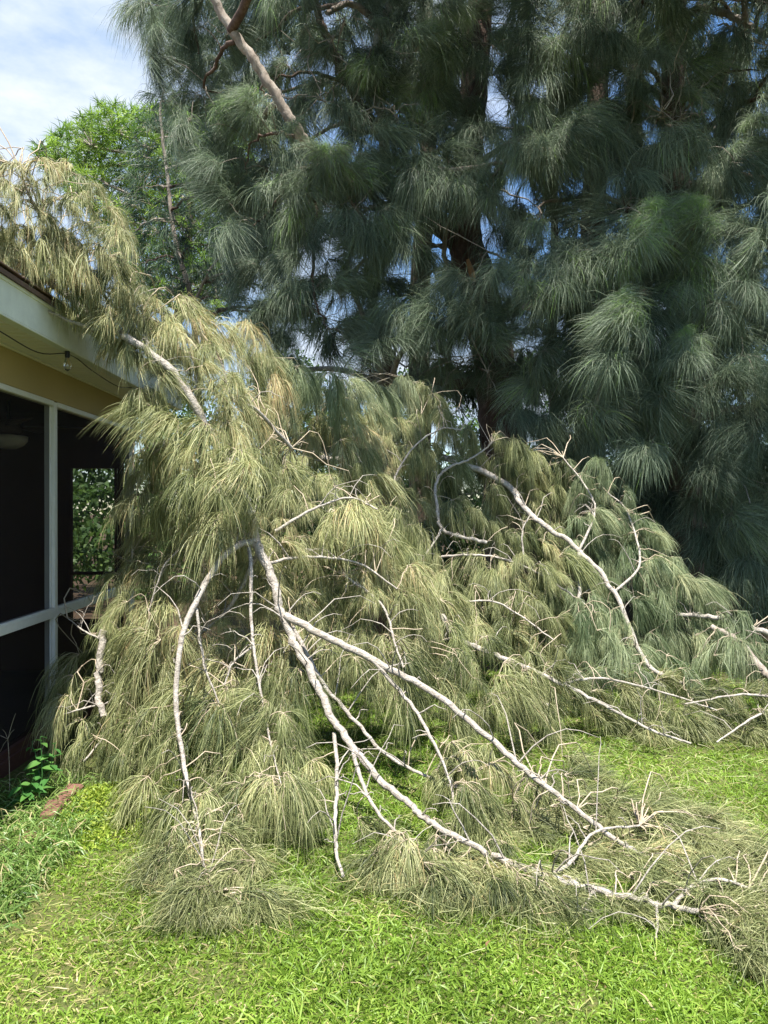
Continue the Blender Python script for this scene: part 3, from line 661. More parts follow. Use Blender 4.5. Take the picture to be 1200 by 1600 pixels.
NP = 9
for x, y in poisson([(-100, 350), (60, 350), (130, 370), (175, 400), (215, 450), (290, 520), (250, 560), (170, 530), (90, 455), (0, 400), (-100, 370)], 21, 6000, 26): add_fallen(x, y, rng.uniform(-.05, .45))
for x, y in poisson([(250, 1310), (400, 1310), (410, 1400), (370, 1430), (290, 1400), (240, 1360)], 26, 3000, 27): add_fallen(x, y, rng.uniform(-.03, .03), 1.15, flow=(.15, -1, 0), g=.9)
for x, y in poisson([(560, 1330), (700, 1350), (850, 1370), (850, 1410), (700, 1400), (600, 1380)], 34, 3000, 28): add_fallen(x, y, rng.uniform(-.03, .03), 1.1, flow=(.5, -1, 0), g=1.0)
for x, y in poisson([(1060, 1430), (1230, 1440), (1240, 1520), (1130, 1500)], 26, 3000, 29): add_fallen(x, y, rng.uniform(-.03, .03), 1.1, flow=(.8, -.8, 0), g=.8)
for x, y in poisson([(430, 540), (560, 600), (640, 580), (700, 640), (600, 700), (480, 680), (420, 620)], 32, 3000, 30): add_fallen(x, y, rng.uniform(-.1, .2), 1.1)
def emit_tree(root, brs, leafname='foliage', chunk=5, side=8, col=collide):
    for b in brs:
        wood = MB(); wood.tubes(b['path'], b['r'], side, rough=.03, cap=True)
        # small knots and broken stubs along the wood
        if b.get('stubs', True) and len(b['path']) > 8:
            for _ in range(max(3, int(len(b['path']) / (3.4 if col else 6)))):
                i = rng.integers(2, len(b['path']) - 2); dr = rng.normal(size=3); dr[2] = abs(dr[2]) * .6; dr /= np.linalg.norm(dr)
                l_ = .04 + .42 * rng.random() ** 1.6; q = arch(b['path'][i], b['path'][i] + dr * l_, l_ * .22, 6) + rng.normal(size=(6, 3)) * .006; q[0] = b['path'][i]
                wood.tubes(col(q) if col else q, np.linspace(min(.0045, b['r'][i] * .5), .0012, 6), 4)
        tr_ = b.get('twig_r', .0032); sp = b['sprays']; wood.mi = 1
        for s, base in sp:
            d = np.linalg.norm(s.p - base)
            if d > .03:
                pa = arch(base, s.p, min(.18, .2 * d), 7); pa[1:-1] += rng.normal(size=(5, 3)) * .02 * min(1, d)
                pa[1:-1] += rng.normal(size=3) * .16 * d * np.sin(np.linspace(0, np.pi, 7))[1:-1, None]; wood.tubes(col(pa) if col else pa, np.linspace(tr_ * (.9 + .7 * min(d, 1.5)), tr_ * .7, 7), 4, tint=.5)
        o = wood.build(b.get('name', 'branch'), [M[b['mat']], M['twig'] if col else M['barklight']], root, origin=b['path'][0])
        off = np.array(b['path'][0])
        inst, real = [], []
        for e in sp:
            s = e[0]; free = (col is None) or (s.p[2] - s.nl - s.r > .05 and (s.p[0] > EX + s.r * 1.5 + .1 or s.p[1] > Y1 + .7))
            (inst if free else real).append(e)
        for s, base in inst:
            if s.mat == 'standing': kind = 'brush' if s.up > .4 else ('standing' if s.w < .006 else ('standing2' if s.w < .01 else 'standing3'))
            elif s.mat == 'thin': kind = None
            else: kind = s.mat if s.mat == 'green_fallen' else ('fallen' if s.p[1] < 5.4 else 'fallen_far')
            if kind is None: real.append((s, base)); continue
            oo = bpy.data.objects.new(leafname, proto(kind, int(rng.integers(NP)))); COL.objects.link(oo); oo.parent = o
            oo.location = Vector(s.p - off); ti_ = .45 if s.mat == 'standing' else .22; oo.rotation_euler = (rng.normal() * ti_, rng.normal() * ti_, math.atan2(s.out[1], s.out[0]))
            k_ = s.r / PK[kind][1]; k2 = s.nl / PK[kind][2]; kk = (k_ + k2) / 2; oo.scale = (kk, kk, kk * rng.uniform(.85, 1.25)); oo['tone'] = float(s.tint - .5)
        byc = sorted(real, key=lambda e: (e[0].mat or '', round(e[0].p[0] * 2), e[0].p[2])); ch = []
        for e in byc:
            if ch and len(ch[-1]) < chunk and ch[-1][-1][0].mat == e[0].mat: ch[-1].append(e)
            else: ch.append([e])
        for c in ch:
            leaf = MB()
            class W:
                def tubes(self, *a, **kw): leaf.mi = 1; leaf.tubes(*a, **kw); leaf.mi = 0
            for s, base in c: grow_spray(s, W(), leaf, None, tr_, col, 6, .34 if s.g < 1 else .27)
            leaf.build(leafname, [M[c[0][0].mat], M['twig']], o, origin=c[0][0].p)
for key, (label, bl) in LIMBS.items():
    bs = [b for b in branches if b['key'] == key]
    root = tag(empty('fallen_limb', bs[0]['path'][0]), label, 'fallen branch', 'casuarina limbs fallen in a heap')
    emit_tree(root, bs)

def litter():
    mb = MB(); px = np.concatenate([rng.uniform(150, 1200, 1500), rng.uniform(800, 1200, 900), rng.uniform(450, 900, 900)]); py = np.concatenate([1330 + 130 * rng.random(1500) ** 1.0 + rng.normal(size=1500) * 30, rng.uniform(1150, 1320, 900), rng.uniform(1100, 1330, 900)])
    y = 1.6 * F / (py - 795); x = (px - 575) / F * y; n = len(x); az = rng.random(n) * 6.28
    mb.ribbons(np.stack([x, y, rng.uniform(.03, .075, n)], 1), np.stack([np.cos(az), np.sin(az), rng.normal(size=n) * .2], 1), rng.uniform(.04, .16, n), .0026, rng.uniform(.3, 1, n), grav=.2, k=3, curl=.5)
    tag(mb.build('needle_litter', M['fallen']), 'loose dry needles scattered over the lawn around the fallen limbs', 'needle litter', kind='stuff')
litter()

# ---------------------------------------------------------------- standing trees
def inflate(n, rad0, rad1, k): return np.linspace(rad0, rad1, n)
TREES = {
 'main': ('largest dark casuarina with reddish brown trunk and forked limbs in the centre', [
    (pl((800, 1000, 9.4), (795, 800, 9.4), (785, 680, 9.4), (770, 560, 9.5), (745, 440, 9.5), (725, 360, 9.5), (735, 200, 9.7), (750, 0, 10), (760, -300, 10.5), (770, -700, 11)), .34, .12, 'bark', 'trunk'),
    (pl((722, 385, 9.5), (680, 345, 9.4), (630, 318, 9.3), (600, 290, 9.2), (560, 270, 9.1)), .15, .07, 'bark', 'limb'),
    (pl((600, 290, 9.2), (600, 200, 9.1), (588, 140, 9.1), (590, 60, 9.2), (615, -30, 9.3), (640, -300, 9.6)), .07, .045, 'barklight', 'limb'),
    (pl((588, 195, 9.1), (560, 160, 9.0), (520, 80, 8.9), (500, 30, 8.8), (480, -60, 8.7), (450, -260, 8.6)), .06, .035, 'bark', 'limb'),
    (pl((560, 270, 9.1), (500, 258, 8.3), (470, 212, 7.9), (440, 165, 7.8), (410, 115, 7.75), (375, 65, 7.7), (348, 25, 7.7), (320, -40, 7.7), (270, -160, 8.2)), .062, .042, 'barklight', 'limb'),
    (pl((600, 200, 9.1), (570, 205, 8.9), (545, 196, 8.75)), .035, .03, 'bark', 'limb'),
    (pl((760, 590, 9.45), (710, 600, 9.3), (660, 590, 9.1), (600, 600, 8.9)), .08, .04, 'bark', 'limb'),
    (pl((700, 600, 9.1), (703, 500, 9.1), (700, 440, 9.1), (694, 390, 9.1)), .035, .03, 'barklight', 'limb'),
    (pl((735, 200, 9.7), (650, 100, 9.4), (560, 10, 9.2), (510, 20, 9.0)), .06, .03, 'barklight', 'limb')]),
 'middle': ('dark casuarina trunk half hidden behind hanging foliage right of the centre', [
    (pl((915, 1000, 10.8), (920, 700, 10.8), (925, 420, 10.8), (928, 300, 10.8), (935, 100, 11), (940, -300, 11.5)), .24, .12, 'bark', 'trunk'),
    (pl((865, 1000, 10.2), (866, 700, 10.2), (862, 520, 10.2), (866, 350, 10.2), (860, 100, 10.4)), .075, .04, 'bark', 'limb')]),
 'right': ('casuarina with straight brown trunk at upper right and bare dead twigs', [
    (pl((1075, 1000, 9.0), (1070, 700, 9.0), (1062, 400, 9.0), (1052, 200, 9.0), (1052, 80, 9.0), (1058, -30, 9.0), (1065, -400, 9.3)), .20, .10, 'bark', 'trunk'),
    (pl((1052, 60, 9.0), (1085, 15, 8.8), (1130, 20, 8.6), (1180, 45, 8.5), (1260, 80, 8.4)), .05, .03, 'barklight', 'limb')]),
 'tangle': ('small tangled casuarina stem in the dark gap left of the main trunk', [
    (pl((590, 1000, 9.2), (600, 800, 9.2), (612, 640, 9.2), (606, 560, 9.2), (590, 510, 9.2), (575, 420, 9.3)), .12, .06, 'bark', 'trunk'),
    (pl((580, 600, 8.6), (578, 560, 8.6), (590, 520, 8.6), (602, 508, 8.7), (612, 520, 8.8), (618, 560, 9)), .018, .012, 'bark', 'limb')]),
 'back': ('dark casuarina standing furthest back behind the large central tree', [
    (pl((660, 900, 12.4), (655, 500, 12.4), (670, 200, 12.5), (660, -200, 13)), .22, .1, 'bark', 'trunk')]),
 'backright': ('dark casuarina standing furthest back behind the right trunks', [
    (pl((1000, 900, 12.6), (1005, 500, 12.6), (990, 200, 12.6), (1000, -200, 13)), .22, .1, 'bark', 'trunk')]),
 'left': ('thin feathery casuarina standing at left in front of the bright pine', [
    (pl((320, 1000, 13), (315, 700, 13), (300, 480, 13), (275, 380, 13), (262, 280, 13), (250, 180, 13), (256, 140, 13)), .07, .012, 'barklight', 'trunk'),
    (pl((300, 480, 13), (330, 420, 12.8), (380, 350, 12.5), (420, 300, 12.3)), .03, .012, 'barklight', 'limb')]),
}
def sprays_px(poly, rad, seed, drange, size, nl, n, w, mt, tint=.42, excl=(), g=1.3, k=4, up=.25):
    out = []
    for x, y in poisson(poly, rad, 7000, seed, excl):
        d = rng.uniform(*drange) if not callable(drange) else drange(x, y)
        p = P(x, y, d)
        if p[2] < .5: continue
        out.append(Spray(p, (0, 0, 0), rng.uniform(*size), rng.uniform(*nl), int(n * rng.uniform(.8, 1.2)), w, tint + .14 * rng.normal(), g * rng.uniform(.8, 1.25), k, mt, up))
    return out
CROWN = [(215, -20), (225, 60), (270, 130), (300, 200), (340, 280), (360, 350), (400, 420), (450, 500), (520, 560), (600, 600), (700, 610), (800, 660), (860, 690), (960, 720), (1050, 800), (1130, 880), (1220, 960),
         (1330, 960), (1330, -20)]
CROWN2 = [(260, -20), (330, 180), (380, 330), (470, 460), (560, 560), (700, 620), (850, 760), (1000, 860), (1250, 960), (1400, 960), (1400, -20)]
ABOVE = [(230, -20), (200, -200), (300, -500), (600, -800), (1000, -900), (1500, -700), (1600, -20)]
HG1 = [(640, 310), (770, 330), (790, 460), (740, 480), (690, 540), (650, 480), (640, 400)]      # trunk and sky gap
HG2 = [(870, 270), (970, 270), (960, 400), (870, 400)]
HG3 = [(540, 500), (650, 500), (640, 590), (550, 580)]
HG4 = [(640, 560), (810, 570), (800, 680), (700, 640)]
HG5 = [(900, 700), (1060, 730), (1200, 800), (1200, 900), (1080, 860), (960, 760)]
HG6 = [(530, 170), (640, 180), (640, 230), (560, 240)]
HG7 = [(1015, -20), (1090, -20), (1085, 250), (1030, 250)]
HG8 = [(330, 0), (400, 20), (520, 230), (490, 270), (400, 150)]
HG9 = [(800, 60), (880, 60), (880, 180), (800, 180)]
gaps = [(HG1, .97), (HG2, .85), (HG3, .9), (HG4, 1), (HG5, .6), (HG6, .85), (HG7, .75), (HG8, .85), (HG9, .5)]
def dfront(x, y): return 8.4 + rng.uniform(-.5, .5) - max(0, (x - 700)) / 500 * 1.0 + (.4 if y < 200 else 0)
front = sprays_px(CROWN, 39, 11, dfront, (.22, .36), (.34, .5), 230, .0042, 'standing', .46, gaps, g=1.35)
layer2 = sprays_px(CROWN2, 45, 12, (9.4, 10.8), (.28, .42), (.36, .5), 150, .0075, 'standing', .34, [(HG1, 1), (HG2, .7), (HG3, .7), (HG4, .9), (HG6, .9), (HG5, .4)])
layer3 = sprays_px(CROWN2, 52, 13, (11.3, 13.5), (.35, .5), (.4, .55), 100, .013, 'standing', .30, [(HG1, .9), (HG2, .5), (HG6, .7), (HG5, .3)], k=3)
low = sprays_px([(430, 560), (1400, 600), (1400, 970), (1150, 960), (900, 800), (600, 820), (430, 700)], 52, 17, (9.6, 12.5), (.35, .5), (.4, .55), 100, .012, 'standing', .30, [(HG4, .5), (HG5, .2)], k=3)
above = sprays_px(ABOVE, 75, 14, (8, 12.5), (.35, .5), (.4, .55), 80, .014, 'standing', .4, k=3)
special = []  # sunlit clumps have their light put into a paler needle tone; shoots greenest
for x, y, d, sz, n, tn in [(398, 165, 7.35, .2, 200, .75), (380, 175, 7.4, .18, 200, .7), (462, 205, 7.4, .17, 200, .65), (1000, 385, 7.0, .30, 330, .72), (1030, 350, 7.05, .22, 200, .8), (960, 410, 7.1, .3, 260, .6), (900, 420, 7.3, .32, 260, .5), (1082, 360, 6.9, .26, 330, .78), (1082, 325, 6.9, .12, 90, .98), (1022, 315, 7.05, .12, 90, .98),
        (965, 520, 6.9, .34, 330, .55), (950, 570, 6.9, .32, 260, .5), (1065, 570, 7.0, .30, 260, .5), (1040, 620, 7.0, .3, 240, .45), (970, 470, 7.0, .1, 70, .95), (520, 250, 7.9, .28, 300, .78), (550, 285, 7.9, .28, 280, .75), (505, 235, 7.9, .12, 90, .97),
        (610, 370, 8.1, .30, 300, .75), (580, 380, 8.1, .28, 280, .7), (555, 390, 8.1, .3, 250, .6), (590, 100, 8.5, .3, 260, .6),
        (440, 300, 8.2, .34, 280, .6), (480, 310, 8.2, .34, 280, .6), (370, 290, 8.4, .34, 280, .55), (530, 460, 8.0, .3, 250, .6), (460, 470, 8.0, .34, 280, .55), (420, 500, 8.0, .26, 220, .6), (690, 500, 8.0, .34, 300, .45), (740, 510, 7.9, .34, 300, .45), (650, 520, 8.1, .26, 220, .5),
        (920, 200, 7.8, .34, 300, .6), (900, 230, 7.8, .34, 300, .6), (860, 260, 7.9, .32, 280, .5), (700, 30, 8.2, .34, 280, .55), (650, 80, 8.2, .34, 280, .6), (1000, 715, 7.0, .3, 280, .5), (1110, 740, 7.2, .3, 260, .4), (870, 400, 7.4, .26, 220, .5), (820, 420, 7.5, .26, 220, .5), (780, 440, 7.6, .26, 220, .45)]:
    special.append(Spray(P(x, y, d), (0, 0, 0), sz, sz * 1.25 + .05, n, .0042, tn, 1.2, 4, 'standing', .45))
leftsp = sprays_px([(225, 200), (250, 130), (290, 160), (330, 220), (400, 300), (450, 420), (470, 520), (400, 520), (300, 480), (210, 440), (180, 380), (210, 300)], 18, 15, (12.3, 13.8), (.22, .4), (.3, .5), 90, .009, 'thin', .5, g=1.1, up=.5)
wisp = []      # wispy shoots at the crown's left edge
over = []  # overhang out of view, added to shade the heap and standing trees
while len(over) < 165:
    y_ = rng.uniform(4.6, 9.2); x_ = rng.uniform(-.7, 7.0); z_ = 1.6 + .72 * y_ + rng.uniform(1.0, 3.2)
    if 1.75 < x_ < 2.7 and y_ < 5.8: continue  # gap left so sun reaches the green clump
    over.append(Spray((x_, y_, z_), (0, 0, 0), rng.uniform(.4, .6), rng.uniform(.45, .6), 100, .014, .35, 1.3, 3, 'standing', .2))
groups = {k: [] for k in TREES}
stemp = {}
for k, (lab, bl) in TREES.items():
    stemp[k] = []
    for pts, r0, r1, mk, nm in bl:
        path = smooth_path(pts, 8, .006)
        stemp[k].append(dict(path=path, r=np.linspace(r0, r1, len(path)), mat=mk, name=nm, sprays=[], stubs=False))
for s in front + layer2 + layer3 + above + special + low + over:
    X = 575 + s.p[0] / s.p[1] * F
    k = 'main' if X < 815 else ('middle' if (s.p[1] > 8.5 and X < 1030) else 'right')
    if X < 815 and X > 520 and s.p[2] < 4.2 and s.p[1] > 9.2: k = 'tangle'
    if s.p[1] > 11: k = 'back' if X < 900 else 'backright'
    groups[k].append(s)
groups['left'] = leftsp
PLUMES = {'right': [([(820, 480), (880, 450), (940, 425), (990, 385), (1020, 330)], .66, 7.0), ([(1060, 470), (1075, 410), (1085, 360), (1087, 320)], .7, 7.0), ([(930, 640), (950, 570), (965, 520), (972, 470)], .55, 6.9),
    ([(1010, 670), (1040, 620), (1060, 570), (1066, 520)], .5, 7.0), ([(1150, 520), (1170, 440), (1182, 380)], .5, 7.4), ([(1100, 330), (1140, 270), (1170, 200)], .5, 7.6), ([(1110, 700), (1150, 660), (1190, 640)], .4, 7.3), ([(940, 250), (980, 200), (1000, 140)], .5, 8.0)],
 'main': [([(620, 270), (700, 265), (800, 250), (870, 225), (935, 190)], .55, 8.0), ([(470, 340), (495, 290), (508, 240)], .72, 7.9), ([(450, 580), (425, 530), (408, 495)], .6, 8.0), ([(640, 540), (700, 510), (760, 500), (830, 470)], .5, 7.9),
    ([(650, 150), (690, 90), (700, 30)], .55, 8.2), ([(880, 200), (900, 140), (902, 100)], .5, 8.1), ([(545, 440), (580, 395), (625, 365)], .72, 8.1), ([(400, 215), (385, 190), (365, 170)], .7, 8.1), ([(370, 330), (350, 290), (335, 270)], .55, 8.4), ([(620, 170), (590, 130), (555, 110)], .6, 8.3), ([(700, 350), (620, 300), (560, 290)], .55, 8.3)]}
def cluster(S, k, seed=0):
    pts = np.array([s.p for s in S]) * (1, .8, 1.4); r = np.random.default_rng(seed); c = pts[r.choice(len(pts), min(k, len(pts)), replace=False)]
    for _ in range(8):
        a = ((pts[:, None] - c[None]) ** 2).sum(2).argmin(1)
        c = np.array([pts[a == i].mean(0) if (a == i).any() else c[i] for i in range(len(c))])
    return a, len(c)
for k, S in groups.items():
    lab, bl = TREES[k]; st = stemp[k]
    root = tag(empty('casuarina_tree', st[0]['path'][0]), lab, 'tree', 'casuarina trees standing behind the heap')
    sp = np.concatenate([s['path'] for s in st]); sr = np.concatenate([s['r'] for s in st])
    a, nc = cluster(S, max(1, len(S) // 7), 3)
    for i in range(nc):
        mem = [s for s, q in zip(S, a) if q == i]
        if not mem: continue
        c = np.mean([s.p for s in mem], 0)
        j = (np.hypot(sp[:, 0] - c[0], sp[:, 1] - c[1]) + np.abs(sp[:, 2] - (c[2] + .1)) * .8).argmin()
        far = max(mem, key=lambda s: np.linalg.norm(s.p - sp[j])).p
        base = sp[j]; L_ = np.linalg.norm(c - base)
        mid = base + (c - base) * .5 + (0, 0, .12 * L_ + .05)
        path = smooth_path([base, mid, c + (0, 0, .12), c + (far - c) * .5], 6, .012)
        r0 = min(.05, .016 + .012 * L_, sr[j])
        b = dict(path=path, r=np.linspace(r0, .006, len(path)), mat='barklight' if rng.random() < .4 else 'bark', name='bough', sprays=[], stubs=True, twig_r=.004)
        for s in mem:
            o = s.p - base; o[2] = 0; o = o / (np.linalg.norm(o) + 1e-6) + np.array((0, -.5, 0)) + rng.normal(size=3) * .3; o[2] = 0; s.out = o
            q = ((path[6:] - s.p) ** 2).sum(1).argmin() + 6
            b['sprays'].append((s, path[q]))
        st.append(b)
    for pts, tone, d_ in PLUMES.get(k, []):
        path = smooth_path([P(x, y, d_ + .35 * (1 - i / (len(pts) - 1))) for i, (x, y) in enumerate(pts)], 6, .01); m_ = len(path)
        j = ((sp - path[0]) ** 2).sum(1).argmin(); 
        b = dict(path=np.vstack([smooth_path([sp[j], (sp[j] + path[0]) / 2 + (0, 0, .1), path[0]], 5)[:-1], path]), mat='barklight', name='bough', sprays=[], stubs=False, twig_r=.004)
        b['r'] = np.linspace(min(.04, sr[j]), .005, len(b['path']))
        for i in range(0, m_, 2):
            tn = tone + .1 * rng.normal() + (.1 if i > m_ * .6 else 0); dr = path[min(i + 1, m_ - 1)] - path[max(i - 1, 0)]; dr = dr / (np.linalg.norm(dr) + 1e-9)
            o = dr * .8 + rng.normal(size=3) * .6 + np.array((0, -.35, 0)); f = 1 - .35 * i / m_
            b['sprays'].append((Spray(path[i] + rng.normal(size=3) * .05, o, .30 * f, .42 * f, 300, .0042, tn, 1.2, 4, 'standing', .6), path[i]))
        b['sprays'].append((Spray(path[-1], (0, -1, 0), .13, .15, 90, .0042, .98, .6, 4, 'standing', 1.0), path[-1]))
        st.append(b)
    emit_tree(root, st, chunk=7, side=10, col=None)
    # bare dead twigs, thin and pale
    if k in ('main', 'right', 'tangle'):
        spots = {'main': [(480, 90), (520, 60), (560, 120), (440, 150), (470, 250), (610, 170), (500, 150), (540, 30), (640, 330), (720, 560), (760, 580), (500, 310)],
                 'right': [(1040, 90), (1100, 130), (1080, 180), (1130, 40), (1000, 160), (1090, 230), (1150, 80), (1110, 590), (1130, 690), (960, 700)],
                 'tangle': [(570, 560), (590, 590), (560, 530), (620, 600), (650, 560), (600, 630)]}[k]
        for x, y in spots:
            d = {'main': 8.3, 'right': 7.9, 'tangle': 8.5}[k]; mb = MB()
            c = P(x, y, d); j = ((sp - c) ** 2).sum(1).argmin(); b0 = sp[j] if np.linalg.norm(sp[j] - c) < 1.6 else c + (0, .8, .2)
            pa = smooth_path([b0, (b0 + c) / 2 + rng.normal(size=3) * .08, c, c + rng.normal(size=3) * .35 + (0, 0, -.2)], 5, .012)
            mb.tubes(pa, np.linspace(.014, .004, len(pa)), 5)
            for _ in range(6):
                i = rng.integers(5, len(pa)); dr = rng.normal(size=3); dr /= np.linalg.norm(dr); l_ = rng.uniform(.15, .5)
                q = arch(pa[i], pa[i] + dr * l_, rng.uniform(-.1, .1), 6) + rng.normal(size=(6, 3)) * .012; q[0] = pa[i]
                mb.tubes(q, np.linspace(.006, .002, 6), 4)
            mb.build('dead_twig', M['barklight'], root, origin=c)
    if k == 'main':
        q = pl((731, 405, 9.1), (736, 425, 9.1), (741, 440, 9.12)); mb = MB(); mb.tubes(q, [.02, .035, .03], 7, rough=.2, cap=True)
        mb.build('torn_stub', M['rawwood'], root, origin=q[0])

# ---------------------------------------------------------------- pine behind, and trees beyond
def pine():
    base = P(250, 790, 23); base[2] = 0
    root = tag(empty('pine_tree', base), 'bright green pine with rounded tufted crown behind the roof', 'tree')
    top = P(300, 190, 23); tr = smooth_path([base, base + (0, 0, 5), (base + top) / 2 + (.3, 0, 2), top], 6)
    MB().tubes(tr, np.linspace(.28, .06, len(tr)), 10, rough=.05).build('trunk', M['bark'], root, origin=base)
    poly = [(50, 240), (75, 215), (130, 185), (150, 165), (190, 165), (215, 172), (240, 165), (300, 170), (370, 190), (400, 260), (400, 420), (340, 500), (230, 470), (180, 420), (140, 330), (90, 290)]
    q = poisson(poly, 8.5, 9000, 21); tips = np.array([P(x, y, 23 + rng.uniform(-1.6, 1.6)) for x, y in q])
    r = np.random.default_rng(4); cen = tips[r.choice(len(tips), 26, replace=False)]; a = ((tips[:, None] - cen[None]) ** 2).sum(2).argmin(1)
    for i in range(len(cen)):
        T = tips[a == i]
        if len(T) == 0: continue
        c = T.mean(0); j = np.abs(tr[:, 2] - c[2] + .8).argmin(); wood = MB()
        pa = smooth_path([tr[j], (tr[j] + c) / 2 + (0, 0, .1), c], 5, .03); wood.tubes(pa, np.linspace(.07, .03, len(pa)), 6)
        for t in T: wood.tubes(arch(c, t, .05, 4), np.linspace(.016, .008, 4), 3)
        o = wood.build('bough', M['barklight'], root, origin=pa[0]); lf = MB(); n = 44
        for t in T:
            d0 = rng.normal(size=(n, 3)) + (0, 0, .5); tn = rng.uniform(.15, .9)
            lf.ribbons(np.repeat(t[None], n, 0) + rng.normal(size=(n, 3)) * .05, d0, rng.uniform(.28, .44, n), .026, np.clip(tn + rng.normal(size=n) * .15, 0, 1), grav=.3, k=2, curl=.05)
        lf.build('foliage', M['pine'], o, origin=c)
pine()
def broad(x0, x1, y, top, nleaf, label, seed, bottom=.2, ls=.12, mt='broad'):
    r = np.random.default_rng(seed)
    cx = (x0 + x1) / 2; root = tag(empty('leafy_tree', (cx, y, 0)), label, 'tree', 'trees in the yard beyond')
    MB().tubes(smooth_path([(cx, y, -.05), (cx + .1, y, top * .3), (cx - .1, y, top * .75)], 5), np.linspace(.16, .05, 11), 8, rough=.06).build('trunk', M['bark'], root, origin=(cx, y, 0))
    nb = 26
    bc = np.stack([r.uniform(x0, x1, nb), y + r.uniform(-1.6, 1.6, nb), r.uniform(bottom, top, nb)], 1)
    n = nleaf; which = r.integers(0, nb, n); dirv = r.normal(size=(n, 3)); dirv /= np.linalg.norm(dirv, axis=1, keepdims=True)
    p = bc[which] + dirv * (r.uniform(.5, 1.1, n)[:, None] ** .5) * np.array((1.1, .9, .75)) * (.55 + .5 * r.random(nb)[which])[:, None]
    p[:, 2] = np.maximum(p[:, 2], .05)
    lf = MB(); lf.ribbons(p, r.normal(size=(n, 3)) + (0, 0, -.3), r.uniform(.7, 1.4, n) * ls, ls * .55, np.clip(.45 + .2 * r.normal(size=n), 0, 1), grav=.4, k=2)
    lf.build('crown', M[mt], root, origin=(cx, y, top / 2))
broad(-9, -3.0, 13, 3.6, 16000, 'leafy green shrub tree seen through the porch window', 31)
broad(-8, -3, 19, 5.0, 9000, 'leafy tree beyond the thin left casuarina', 32)
broad(-2.5, 4, 19, 5.2, 12000, 'leafy tree glimpsed through the gap beside the main trunk', 33)
broad(3.5, 10, 18, 5.2, 12000, 'dark leafy tree beyond the right trunks', 34)
broad(9, 16, 17, 5.4, 10000, 'leafy tree far beyond the right edge', 35)
for i_, (a_, b_, lb) in enumerate([(-3.2, 1.2, 'dark shrub filling the gap behind the heap at left centre'), (.6, 4.6, 'dark shrub behind the trunks in the centre'), (4.2, 8.2, 'dark shrub behind the trunks at right'), (7.6, 12, 'dark shrub beyond the right edge of the yard')]):
    broad(a_, b_, 14.6 + .4 * (i_ % 2), 2.3, 9000, lb, 41 + i_, .0, .13)

# ---------------------------------------------------------------- edging bricks, weeds, plants by the porch
bm = None
BL = ['reddish edging brick nearest the camera under the weed blades', 'weed-covered reddish edging brick second in the porch bed row', 'reddish edging brick third in the row, sunk in long grass', 'reddish edging brick before the bare tilted one', 'tilted bare reddish edging brick beside the leafy weed', 'farthest reddish edging brick against the fallen foliage']
for i in range(6):
    y = 2.95 + i * .235
    x = -1.62 - .035 * (y - 3.2) + rng.normal() * .008
    if bm is None:
        mb = MB(); mb.box((0, 0, 0), (.095, .20, .085), bevel=.012); o = mb.build('edging_brick', M['brick'], smooth=False); bm = o.data
    else: o = bpy.data.objects.new('edging_brick', bm); COL.objects.link(o)
    o.location = (x, y, (-.03, -.035, -.035, -.025, .008, .0)[i]); o.rotation_euler = (rng.normal() * .06, rng.normal() * .08, rng.normal() * .08 + .04)
    tag(o, BL[i], 'brick', 'edging bricks along the porch bed')
def weeds():
    mb = MB(); n = 5200
    y = rng.uniform(2.5, 4.4, n); x = -2.12 + .72 * rng.random(n) ** .6 ; ok = ~((y > 3.95) & (x > -1.72) & (rng.random(n) > .35)); x, y = x[ok], y[ok]; n = len(x)
    az = rng.random(n) * 6.28; ln = rng.uniform(.3, 1.2, n)
    mb.ribbons(np.stack([x, y, np.full(n, 0.)], 1), np.stack([np.cos(az) * ln, np.sin(az) * ln, np.ones(n)], 1), rng.uniform(.06, .24, n), .0065, np.clip(.5 + rng.normal(size=n) * .2 + (rng.random(n) < .08) * .5, 0, 1), grav=rng.uniform(.8, 2.2, n), k=4, curl=.3)
    tag(mb.build('weeds', M['weed']), 'unmown long weedy grass in the bed beside the porch', 'weeds', kind='stuff')
    mb = MB(); n = 9000; x = rng.normal(-1.42, .17, n); y = rng.normal(4.0, .22, n); ok = x > -1.6; x, y = x[ok], y[ok]; n = len(x)
    h = .10 * np.exp(-((x + 1.42) / .2) ** 2 - ((y - 4.0) / .25) ** 2)
    mb.ribbons(np.stack([x, y, rng.random(n) * h], 1), rng.normal(size=(n, 3)) + (0, 0, .6), rng.uniform(.012, .03, n), .010, np.clip(.6 + rng.normal(size=n) * .2, 0, 1), grav=.4, k=2)
    tag(mb.build('ground_cover', M['moss']), 'yellow-green low creeping ground cover by the red brick', 'ground cover', kind='stuff')
weeds()
def leaf_mesh(name, L_, W_, m, fold=.25):
    mb = MB(); k = 7; v = []; t = np.linspace(0, 1, k)
    wd = W_ * np.sin(np.pi * t ** .8) * (1 - .25 * t)
    for a, w_ in zip(t, wd): 
        z = -.28 * a * a * L_
        v += [(a * L_, -w_ / 2, z + fold * w_ / 2), (a * L_, 0, z), (a * L_, w_ / 2, z + fold * w_ / 2)]
    q = []
    for i in range(k - 1): q += [(i * 3, i * 3 + 3, i * 3 + 4, i * 3 + 1), (i * 3 + 1, i * 3 + 4, i * 3 + 5, i * 3 + 2)]
    mb.add(v, q, tint=m); o = mb.build(name, M['weedleaf']); return o
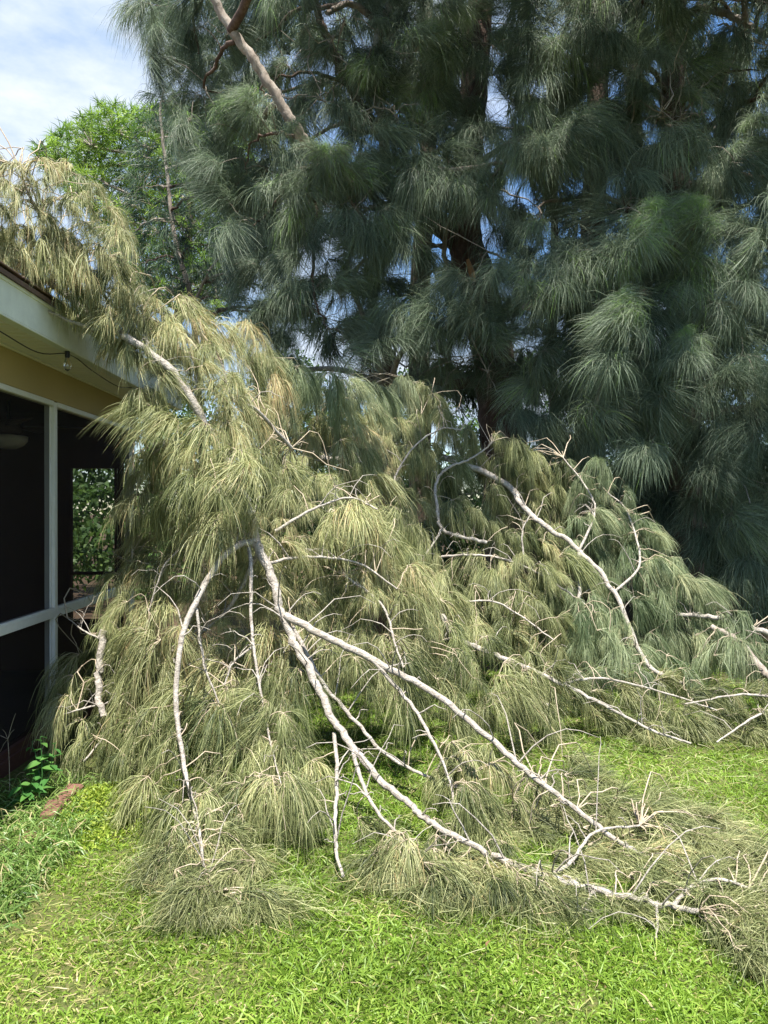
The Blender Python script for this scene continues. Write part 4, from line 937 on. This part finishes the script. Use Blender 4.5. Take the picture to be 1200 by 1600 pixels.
def leafy_weed(base, h, lean, nn, label, seed):
    r = random.Random(seed); root = tag(empty('leafy_weed', base), label, 'weed')
    protos = []
    for s_ in range(3):
        st = MB(); dr = np.array((r.uniform(-.5, .5) + lean[0], r.uniform(-.3, .3) + lean[1], 1.0)); dr /= np.linalg.norm(dr); hh = h * r.uniform(.7, 1)
        pa = smooth_path([base, np.array(base) + dr * hh * .5 + (.01, 0, .01), np.array(base) + dr * hh], 5, .002)
        st.tubes(pa, np.linspace(.004, .002, len(pa)), 5, tint=.3); st.build('stem', M['weedleaf'], root)
        for i in range(nn):
            if len(protos) < 3: o = leaf_mesh('leaf', .062 + .012 * len(protos), .040 + .004 * len(protos), .45 + .1 * len(protos)); protos.append(o.data)
            else: o = bpy.data.objects.new('leaf', r.choice(protos)); COL.objects.link(o)
            o.parent = root; p = pa[int((.35 + .65 * i / (nn - 1)) * (len(pa) - 1))]
            o.location = Vector(p - np.array(base)); s2 = r.uniform(.8, 1.3) if i < nn - 2 else .8; o.scale = (s2,) * 3
            o.rotation_euler = (r.uniform(-.3, .3), r.uniform(-.5, .25), i * 2.4 + s_ + r.uniform(-.4, .4))
leafy_weed(tuple(P(62, 1235, 4.05) * (1, 1, 0)), .36, (.15, 0), 9, 'leafy green weed with oval leaves in front of the porch', 1)
leafy_weed(tuple(P(38, 1260, 3.95) * (1, 1, 0)), .22, (-.1, -.1), 7, 'shorter leafy weed left of the tall oval-leaved one', 2)
# seed-head grass stalk against the dark porch
sw = tag(empty('grass_stalk', tuple(P(15, 1240, 4.1) * (1, 1, 0))), 'tall thin pale grass seed stalk against the dark porch', 'grass stalk')
mb = MB(); q = [P(15, 1240, 4.1), P(14, 1190, 4.1), P(12, 1155, 4.1)]; mb.tubes(smooth_path(q, 4), np.full(9, .0016), 4)
for e in ((24, 1115), (4, 1140), (-10, 1150), (0, 1175), (22, 1140)): mb.tubes([q[2], (q[2] + P(*e, 4.1)) / 2 + (0, 0, .01), P(*e, 4.1)], [.0012, .0011, .0008], 4)
mb.build('stalk', M['twig'], sw)
# fallen dead leaves on the lawn
for i, (x, y) in enumerate([(946, 1575), (760, 1505)]):
    d = 1.6 * F / (y - 795); p = P(x, y, d); o = leaf_mesh('dead_leaf', .04, .018, .5, .5); o.data.materials[0] = M['deadleaf']
    o.location = (p[0], p[1], .05); o.rotation_euler = (rng.normal() * .4, rng.normal() * .3, rng.random() * 6)
    tag(o, ['small curled brown dead leaf lying in the grass at the bottom edge', 'small curled brown dead leaf just in front of the fallen foliage'][i], 'dead leaf', 'dead leaves on the lawn')
tris = sum(len(o.data.loops) - 2 * len(o.data.polygons) for o in SC.objects if o.type == 'MESH')
print('TRIS', tris, 'OBJ', len(SC.objects), {k: len(v) for k, v in groups.items()}, sum(len(b['sprays']) for b in branches))
